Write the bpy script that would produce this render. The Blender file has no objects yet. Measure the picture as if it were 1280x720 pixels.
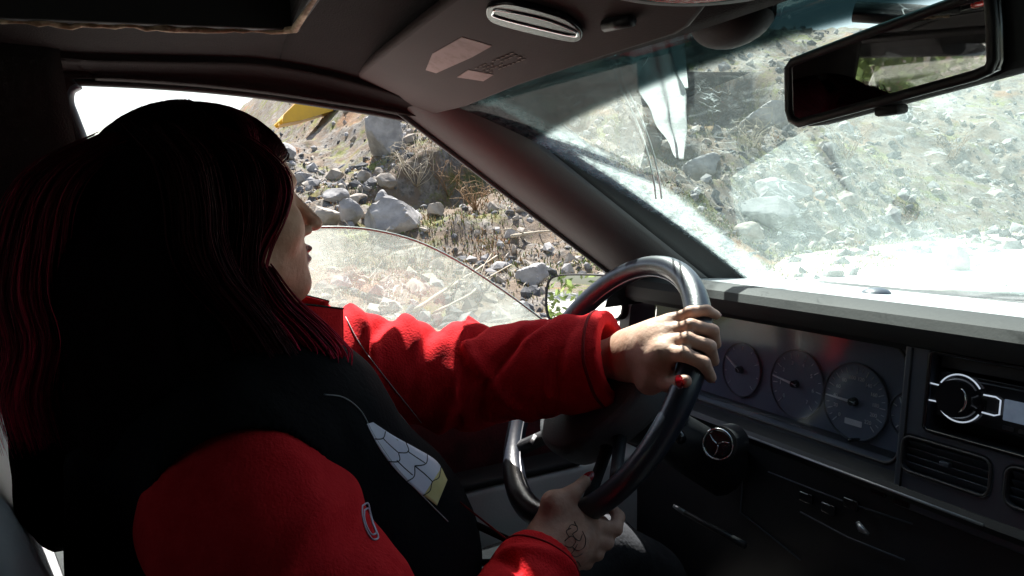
import bpy, bmesh, math, random
import numpy as np
from mathutils import Vector, Matrix

scene = bpy.context.scene
col = scene.collection
rnd = random.Random(7)
rng = np.random.default_rng(11)

# ------------------------------------------------------------------ camera
F = 924.0
CP = np.array([0.52, 0.0, 1.15])
_l = np.array([-433, 89, -924.0]); _l /= np.linalg.norm(_l)
_f = np.array([(924 ** 2 + 89 * 230.0) / 433, 230.0, -924.0]); _f /= np.linalg.norm(_f)
_f -= _l * np.dot(_l, _f); _f /= np.linalg.norm(_f)
_r = -_l
CM = np.array([_r, _f, np.cross(_r, _f)])
cd = bpy.data.cameras.new('camera'); cam = bpy.data.objects.new('camera', cd); col.objects.link(cam)
cd.sensor_width = 36; cd.lens = F * 36 / 1280; cd.clip_start = 0.02; cd.clip_end = 2000
cam.matrix_world = Matrix.Translation(Vector(CP)) @ Matrix(CM.tolist()).to_4x4()
scene.camera = cam
scene.render.resolution_x, scene.render.resolution_y = 1024, 576

# ------------------------------------------------------------------ world, sun, exposure
SUN = Vector((-0.52, 0.165, 0.80)).normalized()
w = bpy.data.worlds.new('World'); scene.world = w; w.use_nodes = True
nt = w.node_tree; bg = nt.nodes['Background']
sk = nt.nodes.new('ShaderNodeTexSky'); sk.sky_type = 'NISHITA'; sk.sun_disc = False
sk.sun_elevation = math.asin(SUN.z); sk.sun_rotation = math.atan2(SUN.x, SUN.y)
sk.air_density = 1.2; sk.dust_density = 3.0
nt.links.new(sk.outputs[0], bg.inputs[0]); bg.inputs[1].default_value = 0.07
sd = bpy.data.lights.new('sun', 'SUN'); sd.energy = 5.0; sd.angle = math.radians(0.5); sd.color = (1, 0.965, 0.91)
so = bpy.data.objects.new('sun', sd); col.objects.link(so)
so.rotation_euler = SUN.to_track_quat('Z', 'Y').to_euler()
scene.view_settings.view_transform = 'Standard'; scene.view_settings.look = 'None'
scene.view_settings.exposure = 1.75; scene.view_settings.gamma = 1
scene.render.engine = 'CYCLES'
cy = scene.cycles
cy.use_denoising = True
try: cy.denoiser = 'OPENIMAGEDENOISE'
except Exception: pass
cy.max_bounces = 8; cy.diffuse_bounces = 4; cy.glossy_bounces = 4; cy.transparent_max_bounces = 16; cy.transmission_bounces = 4
cy.caustics_reflective = False; cy.caustics_refractive = False
cy.sample_clamp_indirect = 4.0

# ------------------------------------------------------------------ picture point -> point on a real plane
def P(px, py, x=None, y=None, z=None, pl=None):
    d = CM @ np.array([px - 640, 360 - py, -F])
    if pl is not None:
        o, n = np.array(pl[0], float), np.array(pl[1], float)
        return CP + d * (np.dot(o - CP, n) / np.dot(d, n))
    i, v = (0, x) if x is not None else (1, y) if y is not None else (2, z)
    return CP + d * (v - CP[i]) / d[i]
V = lambda p: Vector([float(a) for a in p])

# ------------------------------------------------------------------ object helpers
def link(name, me, mats=None, parent=None, smooth=True):
    o = bpy.data.objects.new(name, me); col.objects.link(o)
    if mats is not None:
        for m in (mats if isinstance(mats, (list, tuple)) else [mats]): me.materials.append(m)
    if smooth:
        me.polygons.foreach_set('use_smooth', [True] * len(me.polygons))
    if parent: o.parent = parent
    return o
def tag(o, label=None, cat=None, group=None, kind=None):
    if label: o['label'] = label
    if cat: o['category'] = cat
    if group: o['group'] = group
    if kind: o['kind'] = kind
    return o
def empty(name, loc=(0, 0, 0)):
    o = bpy.data.objects.new(name, None); col.objects.link(o); o.location = loc; o.empty_display_size = .05
    return o
def mesh(name, vs, fs):
    me = bpy.data.meshes.new(name); me.from_pydata([tuple(map(float, v)) for v in vs], [], [tuple(map(int, f)) for f in fs]); me.update()
    return me
def bm_obj(name, bm, mats, parent=None, smooth=False, angle=None):
    me = bpy.data.meshes.new(name); bmesh.ops.recalc_face_normals(bm, faces=bm.faces); bm.to_mesh(me); bm.free()
    o = link(name, me, mats, parent, smooth or angle is not None)
    if angle is not None: me.set_sharp_from_angle(angle=math.radians(angle))
    return o
def box(bm, c, s, rot=None, bev=0.0, seg=2):
    r = bmesh.ops.create_cube(bm, size=1)
    vs = r['verts']
    for v in vs: v.co = Vector((v.co.x * s[0], v.co.y * s[1], v.co.z * s[2]))
    if bev > 0:
        es = list({e for v in vs for e in v.link_edges})
        b = bmesh.ops.bevel(bm, geom=es, offset=bev, segments=seg, affect='EDGES', profile=.5)
        vs = list({v for f in b['faces'] for v in f.verts} | {v for v in vs if v.is_valid})
    M = (rot.to_4x4() if rot is not None else Matrix.Identity(4))
    for v in vs: v.co = M @ v.co + Vector(c)
    return vs
def tube(bm, pts, r, n=8, close=False, cap=True, flat=1.0):
    """round tube along pts; r number or list"""
    pts = [Vector(map(float, p)) for p in pts]; N = len(pts)
    rs = r if isinstance(r, (list, tuple, np.ndarray)) else [r] * N
    rings = []; up = None
    for i, p in enumerate(pts):
        a = pts[(i - 1) % N] if (close or i > 0) else p
        b = pts[(i + 1) % N] if (close or i < N - 1) else p
        t = (b - a).normalized()
        if up is None:
            up = Vector((0, 0, 1)) if abs(t.z) < .9 else Vector((1, 0, 0))
        s = t.cross(up).normalized(); up = s.cross(t).normalized()
        rings.append([bm.verts.new(p + (s * math.cos(2 * math.pi * k / n) + up * flat * math.sin(2 * math.pi * k / n)) * float(rs[i])) for k in range(n)])
    for i in range(N if close else N - 1):
        A, B = rings[i], rings[(i + 1) % N]
        for k in range(n): bm.faces.new((A[k], A[(k + 1) % n], B[(k + 1) % n], B[k]))
    if cap and not close:
        bm.faces.new(rings[0][::-1]); bm.faces.new(rings[-1])
def spline(pts, n=8):
    """Catmull-Rom through pts"""
    p = [np.array(q, float) for q in pts]; p = [2 * p[0] - p[1]] + p + [2 * p[-1] - p[-2]]; out = []
    for i in range(1, len(p) - 2):
        for k in range(n):
            t = k / n
            out.append(.5 * (2 * p[i] + (p[i + 1] - p[i - 1]) * t + (2 * p[i - 1] - 5 * p[i] + 4 * p[i + 1] - p[i + 2]) * t * t + (3 * p[i] - p[i - 1] - 3 * p[i + 1] + p[i + 2]) * t ** 3))
    out.append(p[-2]); return out
def wire(name, pts, r, mat, parent=None, n=6, close=False, flat=1.0):
    bm = bmesh.new(); tube(bm, pts, r, n, close, flat=flat); return bm_obj(name, bm, mat, parent, True)
def rrect(x0, y0, x1, y1, r, n=6):
    out = []
    for cx, cy, a0 in ((x1 - r, y1 - r, 0), (x0 + r, y1 - r, 90), (x0 + r, y0 + r, 180), (x1 - r, y0 + r, 270)):
        for k in range(n + 1):
            a = math.radians(a0 + 90 * k / n); out.append((cx + r * math.cos(a), cy + r * math.sin(a)))
    return out
def circ(cx, cy, r, n=40, ry=None):
    return [(cx + r * math.cos(2 * math.pi * k / n), cy + (ry or r) * math.sin(2 * math.pi * k / n)) for k in range(n)]
class Frame:
    """a plane in the car: origin, two axes and the normal that faces the cabin"""
    def __init__(s, o, e1, e2):
        s.o = np.array(o, float); s.e1 = np.array(e1, float); s.e1 /= np.linalg.norm(s.e1)
        s.e2 = np.array(e2, float); s.e2 -= s.e1 * np.dot(s.e1, s.e2); s.e2 /= np.linalg.norm(s.e2)
        s.n = np.cross(s.e1, s.e2)
    def uv(s, px, py, off=0.0):
        p = P(px, py, pl=(s.o + s.n * off, s.n)) - s.o
        return (float(np.dot(p, s.e1)), float(np.dot(p, s.e2)))
    def at(s, a, b, off=0.0): return s.o + s.e1 * a + s.e2 * b + s.n * off
    def mat(s, off=0.0):
        m = Matrix((s.e1.tolist(), s.e2.tolist(), s.n.tolist())).transposed().to_4x4(); m.translation = Vector((s.o + s.n * off).tolist()); return m
def plate(name, fr, outlines, off, thick, mat, parent=None, bevel=0.0, smooth=False):
    """outlines (first outer, rest holes) filled, extruded by thick towards the frame normal, back at off"""
    cu = bpy.data.curves.new('c', 'CURVE'); cu.dimensions = '2D'; cu.fill_mode = 'BOTH'
    for ol in outlines:
        s = cu.splines.new('POLY'); s.points.add(len(ol) - 1)
        for q, p in zip(s.points, ol): q.co = (p[0], p[1], 0, 1)
        s.use_cyclic_u = True
    cu.extrude = max(thick / 2 - bevel, 1e-5); cu.bevel_depth = bevel; cu.bevel_resolution = 2; cu.offset = -bevel
    t = bpy.data.objects.new('t', cu); col.objects.link(t)
    dg = bpy.context.evaluated_depsgraph_get(); dg.update()
    me = bpy.data.meshes.new_from_object(t.evaluated_get(dg)); bpy.data.objects.remove(t)
    me.materials.clear()
    me.transform(fr.mat(off + thick / 2)); me.name = name
    o = link(name, me, mat, parent, True); me.set_sharp_from_angle(angle=math.radians(40))
    return o
def text_mesh(name, body, fr, a, b, size, off, mat, parent=None, rot=0, thick=.0003):
    cu = bpy.data.curves.new('t', 'FONT'); cu.body = body; cu.size = size; cu.extrude = thick; cu.align_x = 'CENTER'; cu.align_y = 'CENTER'
    t = bpy.data.objects.new('t', cu); col.objects.link(t)
    dg = bpy.context.evaluated_depsgraph_get(); dg.update()
    me = bpy.data.meshes.new_from_object(t.evaluated_get(dg)); bpy.data.objects.remove(t)
    me.materials.clear()
    m = fr.mat(0).to_3x3().to_4x4(); m.translation = Vector(fr.at(a, b, off).tolist())
    me.transform(m @ Matrix.Rotation(rot, 4, 'Z')); return link(name, me, mat, parent, False)
def grid(name, fn, nu, nv, mat, parent=None, thick=0.0, smooth=True):
    """surface from fn(u,v) with u,v in 0..1, given a real thickness"""
    vs = [fn(i / (nu - 1), j / (nv - 1)) for j in range(nv) for i in range(nu)]
    fs = [(j * nu + i, j * nu + i + 1, (j + 1) * nu + i + 1, (j + 1) * nu + i) for j in range(nv - 1) for i in range(nu - 1)]
    me = mesh(name, vs, fs)
    if thick:
        bm = bmesh.new(); bm.from_mesh(me); bm.normal_update()
        bmesh.ops.solidify(bm, geom=bm.faces[:], thickness=thick); bmesh.ops.recalc_face_normals(bm, faces=bm.faces)
        bm.to_mesh(me); bm.free()
    return link(name, me, mat, parent, smooth)
def prof_x(name, prof, x0, x1, mat, parent=None, angle=35, nx=1, bow=None):
    """closed profile of (y,z) swept along x"""
    bm = bmesh.new(); rings = []
    for i in range(nx + 1):
        x = x0 + (x1 - x0) * i / nx; dy = bow(x) if bow else 0
        rings.append([bm.verts.new((x, y + dy, z)) for y, z in prof])
    n = len(prof)
    for A, B in zip(rings, rings[1:]):
        for k in range(n): bm.faces.new((A[k], A[(k + 1) % n], B[(k + 1) % n], B[k]))
    bm.faces.new(rings[0][::-1]); bm.faces.new(rings[-1])
    return bm_obj(name, bm, mat, parent, angle=angle)

# ------------------------------------------------------------------ materials
def nodes(m):
    m.use_nodes = True; t = m.node_tree; return t, t.nodes, t.links
def mat(name, c, rough=.6, metal=0.0, c2=None, scale=8, detail=6, bump=0.0, bscale=60, bdist=.002, sheen=0.0, spec=.5, coat=0.0, trans=0.0, emit=None, estr=0.0, ramp=(.35, .65), sub=0.0):
    m = bpy.data.materials.new(name); t, n, l = nodes(m); b = n['Principled BSDF']
    b.inputs['Base Color'].default_value = (*c, 1); b.inputs['Roughness'].default_value = rough; b.inputs['Metallic'].default_value = metal
    b.inputs['Specular IOR Level'].default_value = spec
    if sheen: b.inputs['Sheen Weight'].default_value = sheen; b.inputs['Sheen Tint'].default_value = (*c, 1); b.inputs['Sheen Roughness'].default_value = .4
    if coat: b.inputs['Coat Weight'].default_value = coat; b.inputs['Coat Roughness'].default_value = .1
    if sub: b.inputs['Subsurface Weight'].default_value = sub; b.inputs['Subsurface Radius'].default_value = (.01, .004, .002); b.inputs['Subsurface Scale'].default_value = 1
    if emit: b.inputs['Emission Color'].default_value = (*emit, 1); b.inputs['Emission Strength'].default_value = estr
    tc = n.new('ShaderNodeTexCoord')
    if c2 is not None:
        no = n.new('ShaderNodeTexNoise'); no.inputs['Scale'].default_value = scale; no.inputs['Detail'].default_value = detail; no.inputs['Roughness'].default_value = .6
        r = n.new('ShaderNodeValToRGB'); r.color_ramp.elements[0].position = ramp[0]; r.color_ramp.elements[1].position = ramp[1]
        r.color_ramp.elements[0].color = (*c, 1); r.color_ramp.elements[1].color = (*c2, 1)
        l.new(tc.outputs['Object'], no.inputs['Vector']); l.new(no.outputs['Fac'], r.inputs['Fac']); l.new(r.outputs['Color'], b.inputs['Base Color'])
    if bump:
        nb = n.new('ShaderNodeTexNoise'); nb.inputs['Scale'].default_value = bscale; nb.inputs['Detail'].default_value = 5
        bp = n.new('ShaderNodeBump'); bp.inputs['Strength'].default_value = bump; bp.inputs['Distance'].default_value = bdist
        l.new(tc.outputs['Object'], nb.inputs['Vector']); l.new(nb.outputs['Fac'], bp.inputs['Height']); l.new(bp.outputs['Normal'], b.inputs['Normal'])
    return m
M = {}
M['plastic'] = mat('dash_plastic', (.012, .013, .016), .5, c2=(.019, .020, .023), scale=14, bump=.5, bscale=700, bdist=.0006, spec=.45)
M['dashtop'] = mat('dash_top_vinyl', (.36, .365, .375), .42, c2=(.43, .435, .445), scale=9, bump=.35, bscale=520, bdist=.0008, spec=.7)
M['bezel'] = mat('console_bezel', (.055, .064, .085), .36, c2=(.07, .08, .10), scale=6, bump=.25, bscale=500, bdist=.0005)
M['gloss'] = mat('gloss_black', (.01, .01, .012), .16, bump=.05, bscale=30, bdist=.001)
M['rubber'] = mat('black_rubber', (.010, .010, .011), .75, bump=.3, bscale=200, bdist=.0008)
M['black'] = mat('matt_black', (.008, .008, .009), .8)
M['chrome'] = mat('chrome', (.75, .76, .78), .14, metal=1, bump=.05, bscale=40, bdist=.0008)
M['liner'] = mat('headliner_cloth', (.012, .009, .0095), .95, c2=(.018, .0145, .015), scale=5, bump=.7, bscale=450, bdist=.001, spec=.12)
M['visor'] = mat('visor_vinyl', (.034, .021, .021), .75, c2=(.045, .028, .028), scale=7, bump=.4, bscale=500, bdist=.0008, spec=.2)
M['trim'] = mat('pillar_trim', (.040, .037, .038), .6, c2=(.052, .048, .049), scale=5, bump=.4, bscale=480, bdist=.0008)
M['label'] = mat('worn_sticker', (.30, .22, .21), .7, c2=(.19, .135, .13), scale=60, ramp=(.5, .72))
M['print'] = mat('faded_print', (.22, .18, .15), .8)
M['rust'] = mat('peeled_edge', (.17, .10, .05), .85, c2=(.42, .33, .22), scale=35, ramp=(.45, .62), bump=1, bscale=80, bdist=.004)
M['redlens'] = mat('red_lens', (.55, .02, .02), .25, coat=.5, bump=.8, bscale=120, bdist=.002)
M['lamp'] = mat('lamp_housing', (.09, .085, .085), .5)
M['gauge'] = mat('gauge_face', (.15, .18, .24), .7, c2=(.19, .22, .28), scale=10)
M['gaugeface'] = mat('gauge_panel', (.13, .155, .215), .7, c2=(.16, .19, .25), scale=12)
M['tick'] = mat('gauge_print', (.85, .86, .88), .6)
M['needle'] = mat('needle', (.6, .6, .6), .5)
M['ringneedle'] = mat('needle_white', (.9, .9, .9), .5)
M['screen'] = mat('radio_screen', (.22, .27, .34), .25, c2=(.34, .4, .48), scale=30, emit=(.45, .58, .8), estr=.035)
M['ringglow'] = mat('radio_ring_glow', (.75, .78, .85), .3, emit=(.75, .85, 1.0), estr=.16)  # glow added for glints on the chrome arcs; also used for display text
M['leather'] = mat('seat_leather', (.62, .63, .66), .42, c2=(.72, .73, .75), scale=6, bump=.6, bscale=45, bdist=.004)
M['seatcloth'] = mat('dark_seat_cloth', (.03, .03, .033), .9, c2=(.05, .05, .055), scale=40, bump=.5, bscale=300)
M['doorgrey'] = mat('door_armrest_vinyl', (.60, .60, .57), .55, c2=(.68, .68, .65), scale=10, bump=.4, bscale=300, bdist=.001)
M['doorred'] = mat('door_textile', (.05, .012, .014), .95, c2=(.11, .02, .025), scale=30, bump=.6, bscale=200, bdist=.002)
M['wheel'] = mat('wheel_leather', (.012, .016, .028), .36, c2=(.022, .027, .040), scale=14, bump=.3, bscale=260, bdist=.0008, spec=.7, coat=.06)
M['hub'] = mat('wheel_pad', (.09, .10, .11), .5, c2=(.13, .135, .14), scale=20, bump=.8, bscale=420, bdist=.001)
M['silver'] = mat('silver_paint', (.35, .36, .38), .3, metal=.6)
M['cream'] = mat('spoke_insert', (.55, .52, .46), .45)
M['carpaint'] = mat('dark_car_paint', (.05, .05, .055), .3, coat=.6)
M['carpet'] = mat('carpet', (.02, .02, .022), 1, bump=.6, bscale=300)
def mirror_mat():
    m = bpy.data.materials.new('mirror_glass'); t, n, l = nodes(m); b = n['Principled BSDF']
    b.inputs['Base Color'].default_value = (.82, .84, .84, 1); b.inputs['Metallic'].default_value = 1; b.inputs['Roughness'].default_value = .015
    return m
M['mirror'] = mirror_mat()

def dirty_glass(name, tint, base, smear, line, sc=1.0, band=None, dust=(.62, .68, .66), edge=None, gloss=.7, grough=.02):
    """clear sheet that lets light straight through, with dust that catches the sun"""
    m = bpy.data.materials.new(name); t, n, l = nodes(m)
    for x in list(n): n.remove(x)
    out = n.new('ShaderNodeOutputMaterial'); tc = n.new('ShaderNodeTexCoord')
    def math_(op, a, b=None, c=None):
        q = n.new('ShaderNodeMath'); q.operation = op
        for i, v in enumerate((a, b, c)):
            if v is None: continue
            if isinstance(v, (int, float)): q.inputs[i].default_value = v
            else: l.new(v, q.inputs[i])
        return q.outputs[0]
    def noise(scale, det=4, dist=0.0, rough=.55, vec=None):
        q = n.new('ShaderNodeTexNoise'); q.inputs['Scale'].default_value = scale; q.inputs['Detail'].default_value = det
        q.inputs['Distortion'].default_value = dist; q.inputs['Roughness'].default_value = rough
        l.new(vec or tc.outputs['Object'], q.inputs['Vector']); return q.outputs['Fac']
    def sstep(v, a, b):
        q = n.new('ShaderNodeMapRange'); q.interpolation_type = 'SMOOTHSTEP'
        q.inputs['From Min'].default_value = a; q.inputs['From Max'].default_value = b; l.new(v, q.inputs['Value']); return q.outputs[0]
    blot = sstep(noise(2.6 * sc, 5, .6), .46, .66)
    fine = sstep(noise(45 * sc, 6, .3, .75), .52, .72)
    # thin curly scribbles left by wiping, broken into pieces
    l1 = math_('ABSOLUTE', math_('SUBTRACT', noise(6.5 * sc, 2, 1.6), .5)); l1 = math_('SUBTRACT', 1.0, sstep(l1, .0, .009))
    l1 = math_('MULTIPLY', l1, sstep(noise(9 * sc, 2), .56, .64))
    l2 = math_('ABSOLUTE', math_('SUBTRACT', noise(19 * sc, 2, 1.2), .47)); l2 = math_('SUBTRACT', 1.0, sstep(l2, .0, .016))
    l2 = math_('MULTIPLY', l2, sstep(noise(7 * sc, 3), .56, .64))
    mp = n.new('ShaderNodeMapping'); mp.inputs['Scale'].default_value = (3, 3, 26); mp.inputs['Rotation'].default_value = (.5, .7, .2)
    l.new(tc.outputs['Object'], mp.inputs['Vector'])
    stre = sstep(noise(3 * sc, 3, .3, .6, mp.outputs[0]), .55, .75)
    f = math_('MULTIPLY', blot, smear); f = math_('ADD', f, base)
    f = math_('ADD', f, math_('MULTIPLY', math_('MULTIPLY', fine, sstep(noise(4 * sc, 3), .4, .65)), smear * 1.2))
    f = math_('ADD', f, math_('MULTIPLY', stre, smear * .7))
    f = math_('ADD', f, math_('MULTIPLY', math_('MAXIMUM', l1, l2), line))
    if edge:                      # grime collecting near the pillar: edge = (point, direction into glass, width, amount)
        sx = n.new('ShaderNodeVectorMath'); sx.operation = 'SUBTRACT'; l.new(tc.outputs['Object'], sx.inputs[0]); sx.inputs[1].default_value = edge[0]
        dt = n.new('ShaderNodeVectorMath'); dt.operation = 'DOT_PRODUCT'; l.new(sx.outputs[0], dt.inputs[0]); dt.inputs[1].default_value = edge[1]
        dd = math_('ADD', dt.outputs['Value'], math_('MULTIPLY', math_('SUBTRACT', noise(5, 3), .5), edge[2] * .5))
        g = math_('SUBTRACT', 1.0, sstep(dd, edge[2] * .75, edge[2]))
        g = math_('MULTIPLY', g, math_('ADD', .25, math_('MULTIPLY', sstep(noise(60, 6, .4, .8), .38, .62), .9)))
        f = math_('ADD', f, math_('MULTIPLY', g, edge[3]))
    f = math_('MINIMUM', f, .92)
    tr = n.new('ShaderNodeBsdfTransparent'); tr.inputs[0].default_value = (*tint, 1)
    if band:                      # shade band along the top of the windscreen
        sx = n.new('ShaderNodeVectorMath'); sx.operation = 'SUBTRACT'; l.new(tc.outputs['Object'], sx.inputs[0]); sx.inputs[1].default_value = band[0]
        dt = n.new('ShaderNodeVectorMath'); dt.operation = 'DOT_PRODUCT'; l.new(sx.outputs[0], dt.inputs[0]); dt.inputs[1].default_value = band[1]
        g = sstep(dt.outputs['Value'], -.006, .014)
        mx = n.new('ShaderNodeMix'); mx.data_type = 'RGBA'; l.new(g, mx.inputs[0]); mx.inputs[6].default_value = (*tint, 1); mx.inputs[7].default_value = (*band[2], 1)
        l.new(mx.outputs[2], tr.inputs[0])
        f = math_('MULTIPLY', f, math_('SUBTRACT', 1.0, math_('MULTIPLY', g, .72)))
    df = n.new('ShaderNodeBsdfDiffuse'); df.inputs[0].default_value = (*dust, 1)
    tl = n.new('ShaderNodeBsdfTranslucent'); tl.inputs[0].default_value = (*dust, 1)
    a1 = n.new('ShaderNodeMixShader'); a1.inputs[0].default_value = .72; l.new(df.outputs[0], a1.inputs[1]); l.new(tl.outputs[0], a1.inputs[2])
    a2 = n.new('ShaderNodeMixShader'); l.new(f, a2.inputs[0]); l.new(tr.outputs[0], a2.inputs[1]); l.new(a1.outputs[0], a2.inputs[2])
    gl = n.new('ShaderNodeBsdfGlossy'); gl.inputs['Roughness'].default_value = grough
    fr = n.new('ShaderNodeFresnel'); fr.inputs[0].default_value = 1.45
    a3 = n.new('ShaderNodeMixShader'); l.new(math_('MULTIPLY', fr.outputs[0], gloss), a3.inputs[0]); l.new(a2.outputs[0], a3.inputs[1]); l.new(gl.outputs[0], a3.inputs[2])
    l.new(a3.outputs[0], out.inputs[0])
    return m

# ================================================================== the car
car = empty('car', (0, 0.2, 0))
tag(car, 'dark interior of an old left-hand-drive car beside a rocky bank', 'car')
CAR0 = Matrix.Translation((0, 0.2, 0)).inverted()
def part(o, parent=car):
    """keep world placement when parented to the car"""
    o.parent = parent
    if parent is car: o.matrix_parent_inverse = CAR0
    return o

def smooth01(t): t = min(1, max(0, t)); return t * t * (3 - 2 * t)
def yh(x): return .50 - .14 * (abs(x) / .6) ** 2
def zroof(x, y):
    s = (abs(x) / .62) ** 3; g = min(1, max(0, (y - (yh(x) - .26)) / .26)) ** 1.6
    return 1.405 - .045 * s - .088 * g * (1 - .5 * min(1, s))
# headlining with the sunroof opening
def strip(name, x0, x1, y0, y1, m, nx=18, ny=18, fy=None):
    def fn(u, v):
        x = x0 + (x1 - x0) * u; ya = y0(x) if callable(y0) else y0; yb = y1(x) if callable(y1) else y1
        y = ya + (yb - ya) * v; return (x, y, zroof(x, y))
    return grid(name, fn, nx, ny, m, None, .012)
SX, SY0, SY1 = .445, -.52, .165
rb = bmesh.new()
def roof_bits():
    bits = []
    for a in ((-.62, .62, SY1, lambda x: yh(x) + .01), (-.62, -SX, SY0, SY1), (SX, .62, SY0, SY1), (-.62, .62, -1.25, SY0)):
        bits.append(strip('r', *a, M['liner'], 30, 22))
    bm = bmesh.new()
    for b in bits:
        bm.from_mesh(b.data); bpy.data.objects.remove(b)
    bmesh.ops.remove_doubles(bm, verts=bm.verts, dist=.0005)
    return bm_obj('roof_lining', bm, M['liner'], None, True)
roof = part(roof_bits())
# sunroof: recessed shade panel, channel and a peeling edge
sun = part(bm_obj('sunroof', (lambda b: (box(b, (0, -.17, 1.46), (.95, .80, .012), bev=.004), b)[1])(bmesh.new()), M['black'], angle=40))
for nm, c, s in (('sunroof_channel', (-.449, -.175, 1.413), (.012, .70, .088)), ('sunroof_channel', (.449, -.175, 1.413), (.012, .70, .088)), ('sunroof_channel', (0, .171, 1.418), (.90, .012, .088)), ('sunroof_channel', (0, -.527, 1.418), (.90, .012, .088))):
    b = bmesh.new(); box(b, c, s, bev=.002); bm_obj(nm, b, M['black'], sun).matrix_parent_inverse = CAR0 if False else Matrix.Identity(4)
pts = [(-.455 + .004 * math.sin(i * 1.7) + rnd.uniform(-.002, .002), -.5 + i * .64 / 60, zroof(-.445, 0) - .020 + .0008 * math.sin(i * .9) + rnd.uniform(-.002, .002)) for i in range(61)]
pts += [(-.448, .155, zroof(-.44, .15) - .02), (-.435, .166, zroof(-.43, .16) - .022), (-.36, .170, zroof(-.36, .16) - .022), (-.1, .172, zroof(-.1, .16) - .02), (.38, .172, zroof(.38, .16) - .02)]
part(wire('sunroof_edge', pts, [.0036 + rnd.uniform(-.0012, .0014) for _ in pts], M['rust'], None, 6), sun)

# side rail above the driver's window, and the same on the far side
edge_px = [(60, 103), (120, 105), (180, 108), (260, 114), (340, 123), (420, 135), (470, 143), (520, 153)]
rail_edge = [P(px, py - 4, x=-.62) for px, py in edge_px]
def rail(sgn, name):
    e = [np.array([-.62 * 1, p[1], p[2]]) for p in rail_edge]
    e = [np.array([-.62, -1.1, 1.285]), np.array([-.62, -.6, 1.31])] + e
    e = spline(e, 4)
    def fn(u, v):
        k = u * (len(e) - 1); i = int(min(k, len(e) - 2)); q = e[i] * (1 - (k - i)) + e[i + 1] * (k - i)
        y = q[1]; top = np.array([-.57, y, zroof(-.57, y)]); mid = np.array([-.625, y, (q[2] + top[2]) / 2 + .012])
        p = (1 - v) ** 2 * top + 2 * v * (1 - v) * mid + v * v * q
        return (p[0] * -sgn, p[1], p[2])
    return part(grid(name, fn, 50, 10, M['liner'], None, .02))
rail(-1, 'window_rail') if False else None
for s_ in (1, -1):
    o = rail(s_, 'window_rail')
    o.data.transform(Matrix.Scale(1, 4))
# rubber seal under the rail
for sg in (1, -1):
    e = [( -sg * -1 * -.628 if False else (-.628 if sg == 1 else .628), p[1], p[2] - .001) for p in rail_edge]
    part(wire('window_seal', spline(e, 4), .0055, M['rubber'], None, 8))

# windscreen
def ws(u, v):
    x = -.63 + 1.26 * u
    yb, zb = 1.165 - .125 * (abs(x) / .6) ** 2, .948
    yt, zt = yh(x) + .035, 1.318 - .03 * (abs(x) / .6) ** 3
    b = .02 * 4 * v * (1 - v)
    return (x, yb + (yt - yb) * v + b * .7, zb + (zt - zb) * v + b)
R0 = P(650, 115, x=-.56); R1 = P(938, 350, x=-.60)
M['wscreen'] = dirty_glass('windscreen_glass', (.92, .985, .965), .026, .10, .34, 1.5, gloss=.2, dust=(.58, .68, .67),
    band=((-.044, .585, 1.277), (0, -.8, .6), (.085, .135, .14)), edge=((-.56, .53, 1.31), (1.0, .04, -.06), .075, .30))
part(grid('windscreen', ws, 40, 24, M['wscreen'], None, .005))

# windscreen pillars
def pillar(sg):
    L0, L1 = P(512, 150, x=-.615), P(757, 337, x=-.67)
    A, B = P(606, 124, x=-.555), P(882, 345, x=-.592)
    o = []
    def fn(u, v):
        t = -.10 + 1.22 * u
        l = L0 + (L1 - L0) * t; r = A + (B - A) * t
        m = (l + r) / 2 + np.array([.035, -.012, .0])
        m2 = l + np.array([.012, -.004, .006])
        p = (1 - v) ** 3 * l + 3 * v * (1 - v) ** 2 * (m2 * .6 + m * .4) + 3 * v * v * (1 - v) * m + v ** 3 * r
        return (p[0] * sg, p[1], p[2])
    o = part(grid('windscreen_pillar', fn, 24, 16, M['trim'], None, .012))
    def fn2(u, v):
        t = -.10 + 1.22 * u; r = A + (B - A) * t - np.array([.004, -.0, 0]); e = (R0 + (R1 - R0) * t)
        p = r + (e - r) * v + np.array([-.006, .006, .0]) * math.sin(math.pi * v)
        return (p[0] * sg, p[1], p[2])
    g = part(grid('pillar_seal', fn2, 24, 5, M['rubber'], None, .010), o); g.matrix_parent_inverse = Matrix.Identity(4)
    # outer metal of the pillar
    def fn3(u, v):
        t = -.10 + 1.22 * u; l = L0 + (L1 - L0) * t; e = R0 + (R1 - R0) * t
        p = l + (e - l) * v + np.array([-.045, .03, .02]) * math.sin(math.pi * (.1 + .8 * v)) + np.array([-.012, 0.004, 0])
        return (p[0] * sg, p[1], p[2])
    g = grid('pillar_skin', fn3, 12, 8, M['carpaint'], None, .004); part(g, o); g.matrix_parent_inverse = Matrix.Identity(4)
    # thin rubber seal on the window side
    s = wire('pillar_edge', [tuple((L0 + (L1 - L0) * t) * np.array([sg, 1, 1])) for t in np.linspace(-.05, 1.1, 12)], .005, M['rubber'], None, 6); part(s, o); s.matrix_parent_inverse = Matrix.Identity(4)
pillar(1); pillar(-1)

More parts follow.
